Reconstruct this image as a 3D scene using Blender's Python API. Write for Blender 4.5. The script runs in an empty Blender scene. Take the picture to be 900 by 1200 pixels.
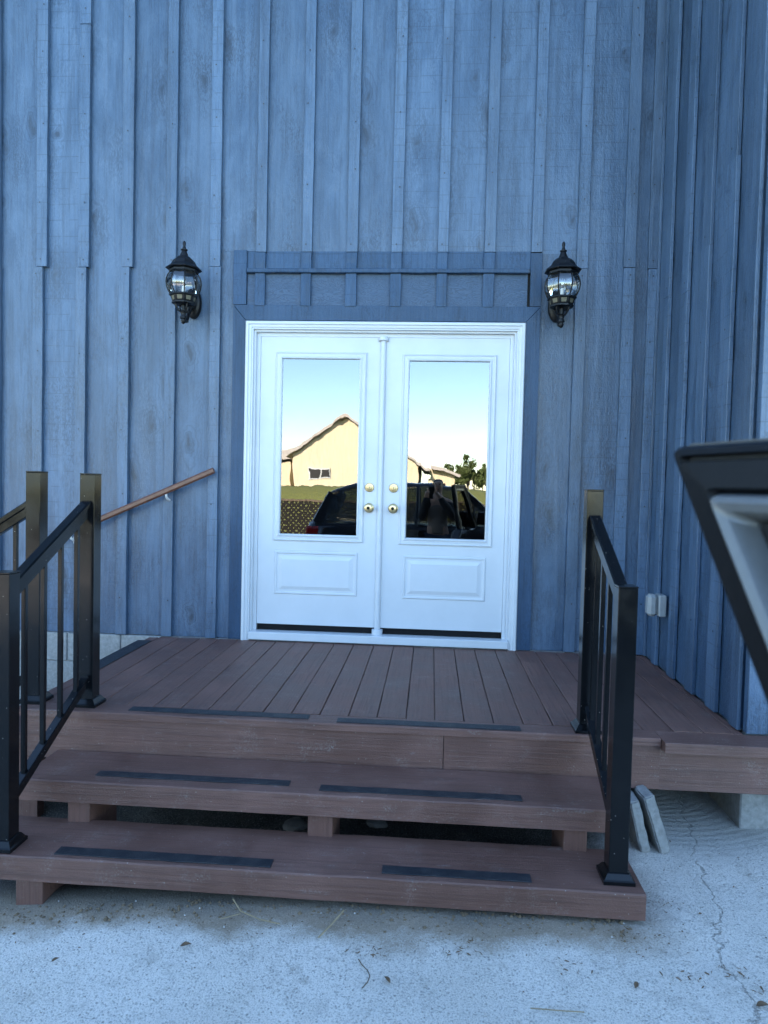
import bpy, bmesh, math, random
from mathutils import Vector, Matrix, Quaternion
rnd = random.Random(7)
S = bpy.context.scene
COL = S.collection

# ---------------------------------------------------------------- camera
cam_d = bpy.data.cameras.new('camera'); cam = bpy.data.objects.new('camera', cam_d); COL.objects.link(cam)
CAM = Vector((0, -4.68513, 1.08257))
yaw, pitch, roll = 0.0675859, 0.0362392, -0.0238667
fw = Vector((-math.sin(yaw)*math.cos(pitch), math.cos(yaw)*math.cos(pitch), -math.sin(pitch)))
rt = Vector((math.cos(yaw), math.sin(yaw), 0)); dn = fw.cross(rt)
r2 = rt*math.cos(roll)+dn*math.sin(roll); d2 = dn*math.cos(roll)-rt*math.sin(roll)
M4 = Matrix.Identity(4)
for i in range(3):
    M4[i][0] = r2[i]; M4[i][1] = -d2[i]; M4[i][2] = -fw[i]; M4[i][3] = CAM[i]
cam.matrix_world = M4
cam_d.sensor_fit = 'VERTICAL'; cam_d.sensor_height = 36; cam_d.sensor_width = 27
cam_d.lens = 807.78/1200*36
cam_d.clip_start = 0.02; cam_d.clip_end = 2000
cam_d.dof.use_dof = True; cam_d.dof.focus_distance = 4.6; cam_d.dof.aperture_fstop = 5.6
S.camera = cam
S.render.resolution_x = 768; S.render.resolution_y = 1024

# ---------------------------------------------------------------- sky, sun, exposure
SUN_EL, SUN_AZ = math.radians(24), math.radians(-20)      # azimuth from +Y towards +X: the sun is behind the building
w = bpy.data.worlds.new('World'); S.world = w; w.use_nodes = True
nt = w.node_tree; bg = nt.nodes['Background']
sky = nt.nodes.new('ShaderNodeTexSky'); sky.sky_type = 'NISHITA'; sky.sun_disc = False
sky.sun_elevation = SUN_EL; sky.sun_rotation = SUN_AZ
sky.air_density = 1.0; sky.dust_density = 0.0; sky.ozone_density = 3.0; sky.altitude = 600
tn = nt.nodes.new('ShaderNodeMix'); tn.data_type = 'RGBA'; tn.blend_type = 'MULTIPLY'; tn.inputs[0].default_value = 1
tn.inputs[7].default_value = (1.0, 1.0, .97, 1)           # the whole sky evenly cooler, as the phone's white balance shows it
nt.links.new(sky.outputs[0], tn.inputs[6]); nt.links.new(tn.outputs[2], bg.inputs[0]); bg.inputs[1].default_value = 0.12
sd = bpy.data.lights.new('sun', 'SUN'); sd.energy = 4.2; sd.angle = math.radians(0.5); sd.color = (1.0, 0.88, 0.72)
so = bpy.data.objects.new('sun', sd); COL.objects.link(so)
sv = Vector((math.sin(SUN_AZ)*math.cos(SUN_EL), math.cos(SUN_AZ)*math.cos(SUN_EL), math.sin(SUN_EL)))
so.rotation_mode = 'QUATERNION'; so.rotation_quaternion = sv.to_track_quat('Z', 'Y'); so.location = sv*60
S.view_settings.view_transform = 'Standard'; S.view_settings.look = 'None'
S.view_settings.exposure = 2.97; S.view_settings.gamma = 1.0

# ---------------------------------------------------------------- material helpers
class NT:
    def __init__(s, name):
        s.m = bpy.data.materials.new(name); s.m.use_nodes = True
        s.t = s.m.node_tree; s.b = s.t.nodes['Principled BSDF']
    def n(s, typ, **kw):
        nd = s.t.nodes.new('ShaderNode'+typ)
        for k, v in kw.items():
            if k.startswith('i_'):
                nd.inputs[k[2:].replace('_', ' ')].default_value = v
            else: setattr(nd, k, v)
        return nd
    def l(s, a, b): s.t.links.new(a, b)
    def coord(s, scale=(1, 1, 1), rand=False):
        tc = s.n('TexCoord'); mp = s.n('Mapping'); mp.inputs['Scale'].default_value = scale
        if rand:
            oi = s.n('ObjectInfo'); mu = s.n('Math', operation='MULTIPLY'); mu.inputs[1].default_value = 61.0
            s.l(oi.outputs['Random'], mu.inputs[0])
            cx = s.n('CombineXYZ'); s.l(mu.outputs[0], cx.inputs[0]); s.l(mu.outputs[0], cx.inputs[2]); s.l(mu.outputs[0], cx.inputs[1])
            ad = s.n('VectorMath', operation='ADD'); s.l(tc.outputs['Object'], ad.inputs[0]); s.l(cx.outputs[0], ad.inputs[1])
            s.l(ad.outputs[0], mp.inputs['Vector'])
        else: s.l(tc.outputs['Object'], mp.inputs['Vector'])
        return mp.outputs[0]
    def noise(s, vec, scale, detail=4, rough=.55, dist=0):
        nd = s.n('TexNoise'); nd.inputs['Scale'].default_value = scale; nd.inputs['Detail'].default_value = detail
        nd.inputs['Roughness'].default_value = rough; nd.inputs['Distortion'].default_value = dist
        s.l(vec, nd.inputs['Vector']); return nd.outputs['Fac']
    def voro(s, vec, scale, feature='F1'):
        nd = s.n('TexVoronoi'); nd.feature = feature; nd.inputs['Scale'].default_value = scale
        s.l(vec, nd.inputs['Vector']); return nd
    def ramp(s, fac, lo, hi, a=0., b=1.):
        nd = s.n('MapRange'); nd.inputs['From Min'].default_value = lo; nd.inputs['From Max'].default_value = hi
        nd.inputs['To Min'].default_value = a; nd.inputs['To Max'].default_value = b
        s.l(fac, nd.inputs['Value']); return nd.outputs[0]
    def math(s, op, a, b=None):
        nd = s.n('Math', operation=op)
        for i, v in enumerate((a, b)):
            if v is None: continue
            if isinstance(v, (int, float)): nd.inputs[i].default_value = v
            else: s.l(v, nd.inputs[i])
        return nd.outputs[0]
    def mix(s, fac, a, b):
        nd = s.n('Mix', data_type='RGBA')
        for sock, v in ((nd.inputs[0], fac), (nd.inputs[6], a), (nd.inputs[7], b)):
            if isinstance(v, (int, float)): sock.default_value = v
            elif isinstance(v, tuple): sock.default_value = v+(1,) if len(v) == 3 else v
            else: s.l(v, sock)
        return nd.outputs[2]
    def bump(s, h, strength, dist=.01, prev=None):
        nd = s.n('Bump'); nd.inputs['Strength'].default_value = strength; nd.inputs['Distance'].default_value = dist
        s.l(h, nd.inputs['Height'])
        if prev is not None: s.l(prev, nd.inputs['Normal'])
        return nd.outputs[0]
    def fin(s, col=None, rough=None, normal=None, metal=None, spec=None):
        for v, k in ((col, 'Base Color'), (rough, 'Roughness'), (metal, 'Metallic'), (spec, 'Specular IOR Level')):
            if v is None: continue
            if isinstance(v, (int, float)): s.b.inputs[k].default_value = v
            elif isinstance(v, tuple): s.b.inputs[k].default_value = v+(1,)
            else: s.l(v, s.b.inputs[k])
        if normal is not None: s.l(normal, s.b.inputs['Normal'])
        return s.m

def mat_siding(name, c1, c2, cdark, clight, plain=False, fresh=False):
    m = NT(name)
    st = (26, 26, 1.1); sc = (1.5, 1.5, 30)
    v = m.coord((1, 1, 1), True)
    vg = m.coord(st, True); vs = m.coord(sc, True); vb = m.coord((2.6, 2.6, .9), True)
    blotch = m.noise(vb, 1.6, 4, .62, .4)
    grain = m.noise(vg, 2.2, 4, .65, .6)
    saw = m.noise(vs, 3.0, 2, .7)
    fine = m.noise(v, 160, 2, .7)
    col = m.mix(m.ramp(blotch, .42, .58), c1, c2)
    col = m.mix(m.ramp(grain, .48, .74, 0, .6), col, cdark)
    patch = m.noise(m.coord((3.2, 3.2, 1.2), True), 1.1, 4, .7, .8)
    dry = m.noise(m.coord((70, 70, 26), True), 1.6, 2, .8)
    worn = m.math('MULTIPLY', m.ramp(patch, .47, .64), m.ramp(dry, .44, .60))
    col = m.mix(m.math('MULTIPLY', worn, .55), col, cdark)
    pale = m.math('MULTIPLY', m.ramp(patch, .50, .36), m.ramp(dry, .60, .40))
    col = m.mix(m.math('MULTIPLY', pale, .35), col, clight)
    # knots: sparse warped cells
    s3 = m.n('SeparateXYZ'); m.l(v, s3.inputs[0])
    kx = m.math('MULTIPLY', m.math('ADD', s3.outputs[0], s3.outputs[1]), 4.2); kz = m.math('MULTIPLY', s3.outputs[2], 1.7)
    dn_ = m.n('TexNoise'); dn_.inputs['Scale'].default_value = 9; dn_.inputs['Detail'].default_value = 2; m.l(v, dn_.inputs['Vector'])
    wf = m.math('MULTIPLY', m.math('SUBTRACT', dn_.outputs['Fac'], .5), .45)
    kc = m.n('CombineXYZ'); m.l(m.math('ADD', kx, wf), kc.inputs[0]); m.l(m.math('SUBTRACT', kz, wf), kc.inputs[1])
    vo = m.n('TexVoronoi'); vo.voronoi_dimensions = '2D'; vo.inputs['Scale'].default_value = 1.0; m.l(kc.outputs[0], vo.inputs['Vector'])
    sep = m.n('SeparateColor'); m.l(vo.outputs['Color'], sep.inputs[0])
    on = m.math('GREATER_THAN', sep.outputs[0], .38)
    knot = m.math('MULTIPLY', m.ramp(vo.outputs['Distance'], .03, .13, 1, 0), on)
    rings = m.math('SINE', m.math('MULTIPLY', vo.outputs['Distance'], 60.))
    ringm = m.math('MULTIPLY', m.math('MULTIPLY', m.ramp(rings, .1, 1), m.ramp(vo.outputs['Distance'], .08, .42, 1, 0)), on)
    if not plain:
        halo = m.math('MULTIPLY', m.math('MULTIPLY', m.ramp(vo.outputs['Distance'], .10, .55, 1, 0), m.math('GREATER_THAN', sep.outputs[1], .45)), m.ramp(dry, .38, .60))
        col = m.mix(m.math('MULTIPLY', halo, .48), col, cdark)
        col = m.mix(m.math('MULTIPLY', knot, .85), col, cdark)
        col = m.mix(m.math('MULTIPLY', ringm, .5), col, cdark)
    # dark cross checks left by the saw, on some boards only
    sepv = m.n('SeparateXYZ'); m.l(v, sepv.inputs[0])
    wz = m.math('ADD', m.math('MULTIPLY', sepv.outputs[2], 9.2), m.math('MULTIPLY', m.noise(v, 2.5, 1), .22))
    fr = m.math('FRACT', wz)
    line = m.ramp(m.math('ABSOLUTE', m.math('SUBTRACT', fr, .5)), .008, .035, 1, 0)
    oi = m.n('ObjectInfo')
    line = m.math('MULTIPLY', m.math('MULTIPLY', line, m.math('GREATER_THAN', oi.outputs['Random'], .66)), m.ramp(m.noise(v, 14, 1), .36, .5))
    col = m.mix(m.math('MULTIPLY', line, .5), col, cdark)
    vr = m.ramp(oi.outputs['Random'], 0, 1, .86, 1.15); hs = m.n('HueSaturation'); m.l(col, hs.inputs['Color']); m.l(vr, hs.inputs['Value']); col = hs.outputs[0]
    run = m.noise(m.coord((9, 9, .45), True), 1.3, 3, .6, .3)
    col = m.mix(m.ramp(run, .54, .72, 0, .36), col, cdark)
    col = m.mix(m.ramp(run, .44, .30, 0, .25), col, clight)
    h = m.math('ADD', m.math('MULTIPLY', grain, .5), m.math('ADD', m.math('MULTIPLY', saw, .18), m.math('MULTIPLY', fine, .3)))
    h = m.math('ADD', h, m.math('MULTIPLY', dry, .6)); nr = m.bump(h, .6, .006)
    m.b.inputs['IOR'].default_value = 1.5
    return m.fin(col, m.ramp(blotch, .3, .7, .30, .44), nr, spec=.6 if not fresh else .25)

M = {}
M['siding'] = mat_siding('slate_blue_painted_wood', (.040, .078, .136), (.064, .112, .182), (.013, .026, .047), (.122, .176, .252))
M['batten'] = mat_siding('slate_blue_painted_batten', (.054, .096, .158), (.074, .123, .194), (.018, .031, .051), (.112, .164, .238), plain=True)
M['trim'] = mat_siding('fresh_slate_blue_paint', (.032, .068, .126), (.043, .084, .150), (.018, .033, .056), (.060, .100, .16), plain=True, fresh=True)
def mat_swirl():
    m = NT('fresh_paint_over_plywood')
    v = m.coord((2, 2, 7), True); n1 = m.noise(v, 2.2, 3, .5, 1.5)
    s_ = m.ramp(m.math('SINE', m.math('MULTIPLY', n1, 90.)), .0, 1)
    col = m.mix(m.math('MULTIPLY', s_, .6), (.040, .078, .138), (.018, .036, .066))
    return m.fin(col, .5, m.bump(s_, .25, .004))
M['plywood'] = mat_swirl()

def mat_brown(name, ax):
    m = NT(name)
    sc = {'y': (55, 1.6, 55), 'x': (1.6, 55, 55), 'z': (55, 55, 1.6)}[ax]
    v = m.coord((1, 1, 1), True); vg = m.coord(sc, True)
    g = m.noise(vg, 1.6, 6, .65, .5); b = m.noise(v, 3.2, 4, .6); f = m.noise(v, 150, 1, .7)
    col = m.mix(m.ramp(b, .35, .68), (.125, .060, .044), (.186, .094, .072))
    col = m.mix(m.ramp(g, .48, .68, 0, .48), col, (.060, .032, .025))
    dust = m.math('MULTIPLY', m.ramp(m.noise(v, 7, 6, .7), .54, .72), m.ramp(f, .46, .64))
    col = m.mix(m.math('MULTIPLY', dust, .38), col, (.34, .30, .265))
    vo = m.voro(v, 62); sep = m.n('SeparateColor'); m.l(vo.outputs['Color'], sep.inputs[0])
    sp = m.math('MULTIPLY', m.ramp(vo.outputs['Distance'], .07, .13, 1, 0), m.math('GREATER_THAN', sep.outputs[0], .86))
    col = m.mix(m.math('MULTIPLY', sp, .8), col, (.45, .41, .36))
    # pale scuffs along worn edges
    sc2 = m.math('MULTIPLY', m.ramp(m.noise(m.coord((2, 9, 9), True), 2.5, 7, .75), .6, .68), m.ramp(f, .4, .6))
    col = m.mix(m.math('MULTIPLY', sc2, .35), col, (.33, .30, .28))
    nr = m.bump(m.math('ADD', g, m.math('MULTIPLY', f, .35)), .7, .005)
    return m.fin(col, m.ramp(b, .3, .7, .45, .65), nr, spec=.5)
M['brown_y'] = mat_brown('brown_stained_wood_lengthwise', 'y')
M['brown_x'] = mat_brown('brown_stained_wood_crosswise', 'x')
M['brown_z'] = mat_brown('brown_stained_wood_block', 'z')

def mat_white():
    m = NT('white_door_paint'); v = m.coord()
    n1 = m.noise(v, 5, 5, .6); f = m.noise(v, 90, 3)
    col = m.mix(m.ramp(n1, .35, .75), (.58, .60, .62), (.54, .56, .58))
    sp = m.math('MULTIPLY', m.ramp(m.noise(v, 26, 6, .8), .66, .74), .35)
    col = m.mix(sp, col, (.5, .49, .46))
    return m.fin(col, m.ramp(n1, .3, .7, .30, .42), m.bump(f, .05, .002))
M['white'] = mat_white()

def mat_black(name, rough):
    m = NT(name); v = m.coord()
    vo = m.voro(v, 60); sep = m.n('SeparateColor'); m.l(vo.outputs['Color'], sep.inputs[0])
    sp = m.math('MULTIPLY', m.ramp(vo.outputs['Distance'], .05, .11, 1, 0), m.math('GREATER_THAN', sep.outputs[0], .84))
    du = m.ramp(m.noise(v, 14, 6, .75), .55, .8, 0, .035)
    col = m.mix(du, (.004, .0045, .0055), (.22, .2, .18)); col = m.mix(sp, col, (.42, .38, .33))
    return m.fin(col, m.ramp(m.noise(v, 9, 4), .3, .7, rough, rough+.12), m.bump(m.noise(v, 420, 2), .06, .001), spec=.30)
M['black'] = mat_black('black_powder_coat', .12)
M['lamp_black'] = mat_black('black_cast_metal', .38)

def simple(name, col, rough=.5, metal=0., nscale=20, var=.15, bump=.1, spec=.5):
    m = NT(name); v = m.coord((1, 1, 1), True); n1 = m.noise(v, nscale, 5, .6)
    c = m.mix(m.ramp(n1, .3, .7), tuple(x*(1-var) for x in col), tuple(min(1, x*(1+var)) for x in col))
    return m.fin(c, rough, m.bump(n1, bump, .003), metal, spec)
def mat_grip():
    m = NT('black_grip_tape'); v = m.coord(); f = m.noise(v, 260, 2, .8); b = m.noise(v, 16, 4, .7)
    col = m.mix(m.math('MULTIPLY', m.ramp(b, .42, .68), m.ramp(f, .42, .62)), (.009, .012, .018), (.06, .06, .06))
    return m.fin(col, .55, m.bump(f, .7, .003))
M['grip'] = mat_grip()
M['brass'] = simple('satin_brass', (.50, .39, .22), .32, 1, 40, .05, .02)
M['nickel'] = simple('satin_nickel', (.55, .53, .48), .22, 1, 40, .05, .02)
M['fence'] = simple('dark_stained_fence', (.010, .009, .008), .7, 0, 30, .2, .2, .2)
M['dark'] = simple('dark_rubber', (.005, .005, .006), .7, 0, 20, .15, .1, .2)
M['handrail'] = simple('brown_handrail_stain', (.13, .055, .035), .35, 0, 25, .25, .1)
M['bracket'] = simple('white_bracket', (.75, .75, .74), .4)
M['gap'] = simple('dark_interior', (.03, .03, .03), .9)
M['bulb'] = simple('white_candle_sleeve', (.8, .78, .72), .4)
M['cream'] = simple('aged_cream_reflector', (.12, .105, .065), .5)
M['foliage_far'] = simple('distant_leaves', (.085, .115, .035), .7, 0, 4, .4, 0)
M['bark'] = simple('bark', (.11, .085, .06), .9, 0, 18, .35, .5)
M['roof'] = simple('weathered_metal_roof', (.42, .38, .36), .6, 0, 3, .15, .1)
M['car'] = simple('dark_blue_black_car_paint', (.010, .012, .018), .12, 0, 10, .1, 0, .7)
M['carplastic'] = simple('black_car_trim', (.006, .0065, .008), .45, 0, 200, .2, .1, .15)
M['cartrim'] = simple('pale_grey_interior_trim', (.135, .137, .135), .32, .1, 120, .06, .05)
M['strip'] = simple('dull_grey_strip', (.05, .052, .055), .4, 0, 100, .1, .05)
M['chrome'] = simple('chrome', (.7, .7, .7), .1, 1)
M['tyre'] = simple('tyre_rubber', (.02, .02, .02), .8)
M['red'] = simple('red_lens', (.35, .012, .012), .12)
M['lens'] = simple('clear_lens', (.5, .52, .55), .06)
M['skin'] = simple('skin', (.42, .26, .19), .5, 0, 60, .08, .05)
M['hair'] = simple('dark_hair', (.015, .011, .009), .5, 0, 90, .4, .5)
M['jacket'] = simple('black_jacket_cloth', (.016, .017, .02), .8, 0, 120, .3, .3)
M['shirt'] = simple('taupe_cloth', (.20, .165, .14), .85, 0, 120, .1, .2)
M['denim'] = simple('dark_denim', (.03, .04, .065), .85, 0, 120, .2, .3)
M['nail'] = simple('nail_head', (.03, .033, .04), .5)
M['dryleaf'] = simple('dry_leaf_brown', (.12, .075, .04), .8, 0, 30, .4, .3)
M['straw'] = simple('dry_straw', (.30, .23, .13), .8)
M['chip'] = simple('pale_stone_chip', (.42, .40, .37), .8)
M['rock'] = simple('dull_rock', (.16, .14, .12), .9, 0, 14, .3, .6)
M['paver'] = simple('pale_concrete_paver', (.27, .265, .25), .9, 0, 45, .22, .8)
M['plasticgrey'] = simple('grey_outlet_box', (.29, .30, .30), .4)
M['weathered'] = simple('bare_weathered_wood', (.22, .21, .19), .85, 0, 20, .25, .4)

def mat_glass(name, refl, tint, wav):
    m = NT(name); t = m.t
    out = [n for n in t.nodes if n.type == 'OUTPUT_MATERIAL'][0]
    t.nodes.remove(m.b)
    gl = m.n('BsdfGlossy'); gl.inputs['Roughness'].default_value = 0.0; gl.inputs['Color'].default_value = (1, .99, .97, 1)
    tr = m.n('BsdfTransparent'); tr.inputs['Color'].default_value = tint+(1,)
    mx = m.n('MixShader'); fr = m.n('LayerWeight'); fr.inputs['Blend'].default_value = .25
    m.l(m.ramp(fr.outputs['Fresnel'], 0, 1, refl, 1), mx.inputs[0]); m.l(tr.outputs[0], mx.inputs[1]); m.l(gl.outputs[0], mx.inputs[2])
    m.l(mx.outputs[0], out.inputs[0])
    if wav:
        v = m.coord((1.6, 1, .9)); nr = m.bump(m.noise(v, 4.5, 2, .5, .3), wav, .02); m.l(nr, gl.inputs['Normal'])
    return m.m
M['doorglass'] = mat_glass('coated_door_glass', .165, (.35, .36, .36), .013)
M['lampglass'] = mat_glass('clear_lamp_glass', .10, (.93, .94, .94), 0)
M['carglass'] = mat_glass('tinted_car_glass', .12, (.35, .37, .37), 0)
M['clearplastic'] = mat_glass('clear_plastic_cover', .12, (.8, .82, .82), .3)

# ---------------------------------------------------------------- mesh helpers
class MB:
    def __init__(s): s.v = []; s.f = []
    def add(s, vs, fs):
        o = len(s.v); s.v += [tuple(v) for v in vs]; s.f += [tuple(i+o for i in f) for f in fs]; return s
    def box(s, x0, x1, y0, y1, z0, z1, c=0.):
        if c <= 0:
            return s.add([(x, y, z) for z in (z0, z1) for y in (y0, y1) for x in (x0, x1)],
                         [(0, 2, 3, 1), (4, 5, 7, 6), (0, 1, 5, 4), (2, 6, 7, 3), (0, 4, 6, 2), (1, 3, 7, 5)])
        bm = bmesh.new(); bmesh.ops.create_cube(bm, size=1)
        for v in bm.verts:
            v.co = Vector(((x0+x1)/2+v.co.x*(x1-x0), (y0+y1)/2+v.co.y*(y1-y0), (z0+z1)/2+v.co.z*(z1-z0)))
        bmesh.ops.bevel(bm, geom=bm.edges[:], offset=c, segments=1, affect='EDGES')
        bm.verts.index_update()
        s.add([v.co[:] for v in bm.verts], [[v.index for v in f.verts] for f in bm.faces]); bm.free(); return s
    def bar(s, p0, p1, w_, h_, c=.003):
        """oriented bar; w_ along the horizontal side, h_ along the up-perpendicular"""
        p0, p1 = Vector(p0), Vector(p1); d = (p1-p0).normalized()
        up = Vector((0, 0, 1)) if abs(d.z) < .99 else Vector((0, 1, 0))
        sd_ = d.cross(up).normalized(); n_ = sd_.cross(d)
        c = min(c, w_*.3, h_*.3); a, b = w_/2, h_/2
        pr = [(-a, -b+c), (-a, b-c), (-a+c, b), (a-c, b), (a, b-c), (a, -b+c), (a-c, -b), (-a+c, -b)]
        return s.loft([[p+sd_*x+n_*y for x, y in pr] for p in (p0, p1)])
    def loft(s, rings, close=True, cap=True):
        n_ = len(rings[0]); vs = [v for r in rings for v in r]; fs = []
        for i in range(len(rings)-1):
            for j in range(n_ if close else n_-1):
                a, b = i*n_+j, i*n_+(j+1) % n_
                fs.append((a, b, b+n_, a+n_))
        if cap and close:
            fs.append(tuple(range(n_-1, -1, -1))); fs.append(tuple((len(rings)-1)*n_+j for j in range(n_)))
        return s.add(vs, fs)
    def lathe(s, c, prof, n_=24, ang0=0.):
        return s.loft([[(c[0]+r*math.cos(ang0+2*math.pi*k/n_), c[1]+r*math.sin(ang0+2*math.pi*k/n_), c[2]+z) for k in range(n_)] for r, z in prof])
    def tube(s, pts, r, n_=8):
        pts = [Vector(p) for p in pts]; rings = []
        rr = r if isinstance(r, (list, tuple)) else [r]*len(pts)
        ref = Vector((.3, .5, .81)).normalized()
        for i, p in enumerate(pts):
            d = (pts[min(i+1, len(pts)-1)]-pts[max(i-1, 0)]).normalized()
            a = d.cross(ref)
            if a.length < .05: a = d.cross(Vector((1, 0, 0)))
            a.normalize(); b = d.cross(a)
            rings.append([p+(a*math.cos(t)+b*math.sin(t))*rr[i] for t in [2*math.pi*k/n_ for k in range(n_)]])
        return s.loft(rings)
    def prism(s, poly, a, b, fn):
        n_ = len(poly)
        return s.add([fn(u, v, a) for u, v in poly]+[fn(u, v, b) for u, v in poly],
                     [tuple(range(n_)), tuple(range(2*n_-1, n_-1, -1))]+[(i, i+n_, (i+1) % n_+n_, (i+1) % n_) for i in range(n_)])
    def build(s, name, mat, parent=None, smooth=False, bev=0.):
        me = bpy.data.meshes.new(name); me.from_pydata(s.v, [], s.f); me.validate()
        bm = bmesh.new(); bm.from_mesh(me); bmesh.ops.recalc_face_normals(bm, faces=bm.faces)
        bm.to_mesh(me); bm.free()
        me.materials.append(mat)
        if smooth:
            me.polygons.foreach_set('use_smooth', [True]*len(me.polygons))
            try: me.set_sharp_from_angle(angle=math.radians(smooth if smooth is not True else 40))
            except Exception: pass
        o = bpy.data.objects.new(name, me); COL.objects.link(o)
        if parent is not None: o.parent = parent
        if bev:
            md = o.modifiers.new('bevel', 'BEVEL'); md.width = bev; md.segments = 2; md.limit_method = 'ANGLE'
        return o
def tag(o, label, cat, group=None):
    o['label'] = label; o['category'] = cat
    if group: o['group'] = group
    return o
def empty(name, label, cat, group=None, loc=None):
    # parts keep world coordinates: the thing's empty carries identity unless a location is given for moved copies
    o = bpy.data.objects.new(name, None); COL.objects.link(o); o.empty_display_size = .1
    return tag(o, label, cat, group)
def struct(o): o['kind'] = 'structure'; return o
def stuff(o): o['kind'] = 'stuff'; return o

def plank(mb, axis, u0, u1, t_front, t_back, l0, l1, seg=10, jit=.0015, c=.002, warp=.0015):
    """a sawn plank with slightly wandering edges. axis z: u=x, t=y (front is smaller y); axis y: u=x, t=z; axis Y: along z on a wall facing -x (u=y, t=x)"""
    rings = []; sg = 1 if t_back > t_front else -1
    for i in range(seg+1):
        l = l0+(l1-l0)*i/seg
        a = u0+rnd.uniform(-jit, jit); b = u1+rnd.uniform(-jit, jit); f = t_front+rnd.uniform(-warp, warp)
        pr = [(a, t_back), (a, f+sg*c), (a+c, f), (b-c, f), (b, f+sg*c), (b, t_back)]
        if axis == 'z': rings.append([(u, t, l) for u, t in pr])
        elif axis == 'y': rings.append([(u, l, t) for u, t in pr])
        elif axis == 'x': rings.append([(l, u, t) for u, t in pr])
        elif axis == 'xf': rings.append([(l, t, u) for u, t in pr])
        else: rings.append([(t, u, l) for u, t in pr])
    return mb.loft(rings)

def strip(parent, a, b, y0, y1, z):
    mb = MB(); plank(mb, 'x', y0, y1, z+.0046, z+.0012, a, b, 26, .0014, .0008, .0003); return mb.build('grip_strip', M['grip'], parent)

def gz(x, y):
    K = [(-3.2, -.62), (-1.6, -.578), (-1.05, -.525), (-.3, -.497), (.8, -.485), (2.2, -.45)]
    if x <= K[0][0]: return K[0][1]
    for (a, za), (b, zb_) in zip(K, K[1:]):
        if x <= b: return za+(zb_-za)*(x-a)/(b-a)
    return K[-1][1]

# ---------------------------------------------------------------- ground, field
def mat_concrete():
    m = NT('yard_concrete'); v = m.coord()
    sp = m.n('SeparateXYZ'); m.l(v, sp.inputs[0]); X, Yc = sp.outputs[0], sp.outputs[1]
    big = m.noise(v, 1.3, 4, .6); mid = m.noise(v, 13, 5, .75); fine = m.noise(v, 170, 3, .85)
    col = m.mix(m.ramp(big, .35, .68), (.62, .57, .495), (.76, .70, .62))
    col = m.mix(m.ramp(mid, .52, .68, 0, .4), col, (.36, .335, .295))
    ag = m.voro(v, 85); sa = m.n('SeparateColor'); m.l(ag.outputs['Color'], sa.inputs[0])
    agm = m.math('MULTIPLY', m.ramp(ag.outputs['Distance'], .20, .42, 1, 0), m.math('GREATER_THAN', sa.outputs[0], .55))
    col = m.mix(m.math('MULTIPLY', agm, .6), col, m.mix(sa.outputs[1], (.20, .19, .175), (.70, .67, .61)))
    col = m.mix(m.ramp(fine, .52, .62, 0, .7), col, (.19, .18, .16))
    col = m.mix(m.ramp(fine, .36, .46, .6, 0), col, (.78, .75, .70))
    # soil washed along and under the steps, with the shade beneath them painted in
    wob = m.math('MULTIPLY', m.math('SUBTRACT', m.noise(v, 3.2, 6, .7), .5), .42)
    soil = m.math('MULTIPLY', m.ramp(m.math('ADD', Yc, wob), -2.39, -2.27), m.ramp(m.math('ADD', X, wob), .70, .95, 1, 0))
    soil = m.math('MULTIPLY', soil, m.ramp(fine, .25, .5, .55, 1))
    soil_shade_c = m.mix(mid, (.06, .05, .036), (.19, .16, .12))
    soil_shade_c = m.mix(m.ramp(fine, .5, .7), soil_shade_c, (.36, .335, .29))
    soil_shade_c = m.mix(m.ramp(m.math('ADD', Yc, wob), -2.26, -2.12), m.mix(mid, (.20, .15, .10), (.38, .31, .23)), soil_shade_c)
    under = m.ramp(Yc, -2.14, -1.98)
    soil_shade_c = m.mix(under, soil_shade_c, m.mix(fine, (.018, .015, .012), (.05, .042, .034)))  # near-black under the treads: shade put into the soil colour
    col = m.mix(soil, col, soil_shade_c)
    # stains
    st = m.ramp(m.noise(v, 5.5, 5, .75, .6), .60, .72, 0, .6); col = m.mix(st, col, (.20, .17, .13))
    # the crack running toward the viewer on the right
    cw = m.math('ADD', m.math('MULTIPLY', m.math('SUBTRACT', m.noise(v, 2.6, 6, .72), .5), .26), m.math('MULTIPLY', m.math('SUBTRACT', m.noise(v, 24, 4, .7), .5), .03))
    cx = m.math('ADD', m.math('SUBTRACT', X, m.math('ADD', m.math('MULTIPLY', Yc, .22), 1.56)), cw)
    crack = m.math('MULTIPLY', m.ramp(m.math('ABSOLUTE', cx), .001, .0042, 1, 0), m.ramp(m.noise(v, 18, 3), .30, .46))
    col = m.mix(m.math('MULTIPLY', crack, .28), col, (.075, .068, .06))
    # trowel arcs in the patch under the deck edge
    dx = m.math('SUBTRACT', X, 1.18); dy = m.math('SUBTRACT', Yc, -1.02)
    rad = m.math('SQRT', m.math('ADD', m.math('MULTIPLY', dx, dx), m.math('MULTIPLY', m.math('MULTIPLY', dy, dy), 1.4)))
    arcs = m.math('SINE', m.math('ADD', m.math('MULTIPLY', rad, 120.), m.math('ADD', m.math('MULTIPLY', mid, 5.), m.math('MULTIPLY', big, 8.))))
    arcm = m.math('MULTIPLY', m.ramp(rad, .62, .92, 1, 0), m.ramp(big, .2, .5, .6, 1))
    patch = m.math('MULTIPLY', arcm, m.ramp(X, .86, 1.0))
    col = m.mix(m.math('MULTIPLY', patch, .55), col, (.30, .30, .285))
    h = m.math('ADD', m.math('ADD', m.math('MULTIPLY', mid, .9), m.math('MULTIPLY', fine, .55)), m.math('MULTIPLY', agm, .35))
    h = m.math('SUBTRACT', h, m.math('MULTIPLY', crack, 1.5))
    h = m.math('ADD', h, m.math('MULTIPLY', m.math('MULTIPLY', arcs, patch), .13))
    return m.fin(col, .85, m.bump(h, .9, .008), spec=.3)
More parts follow.
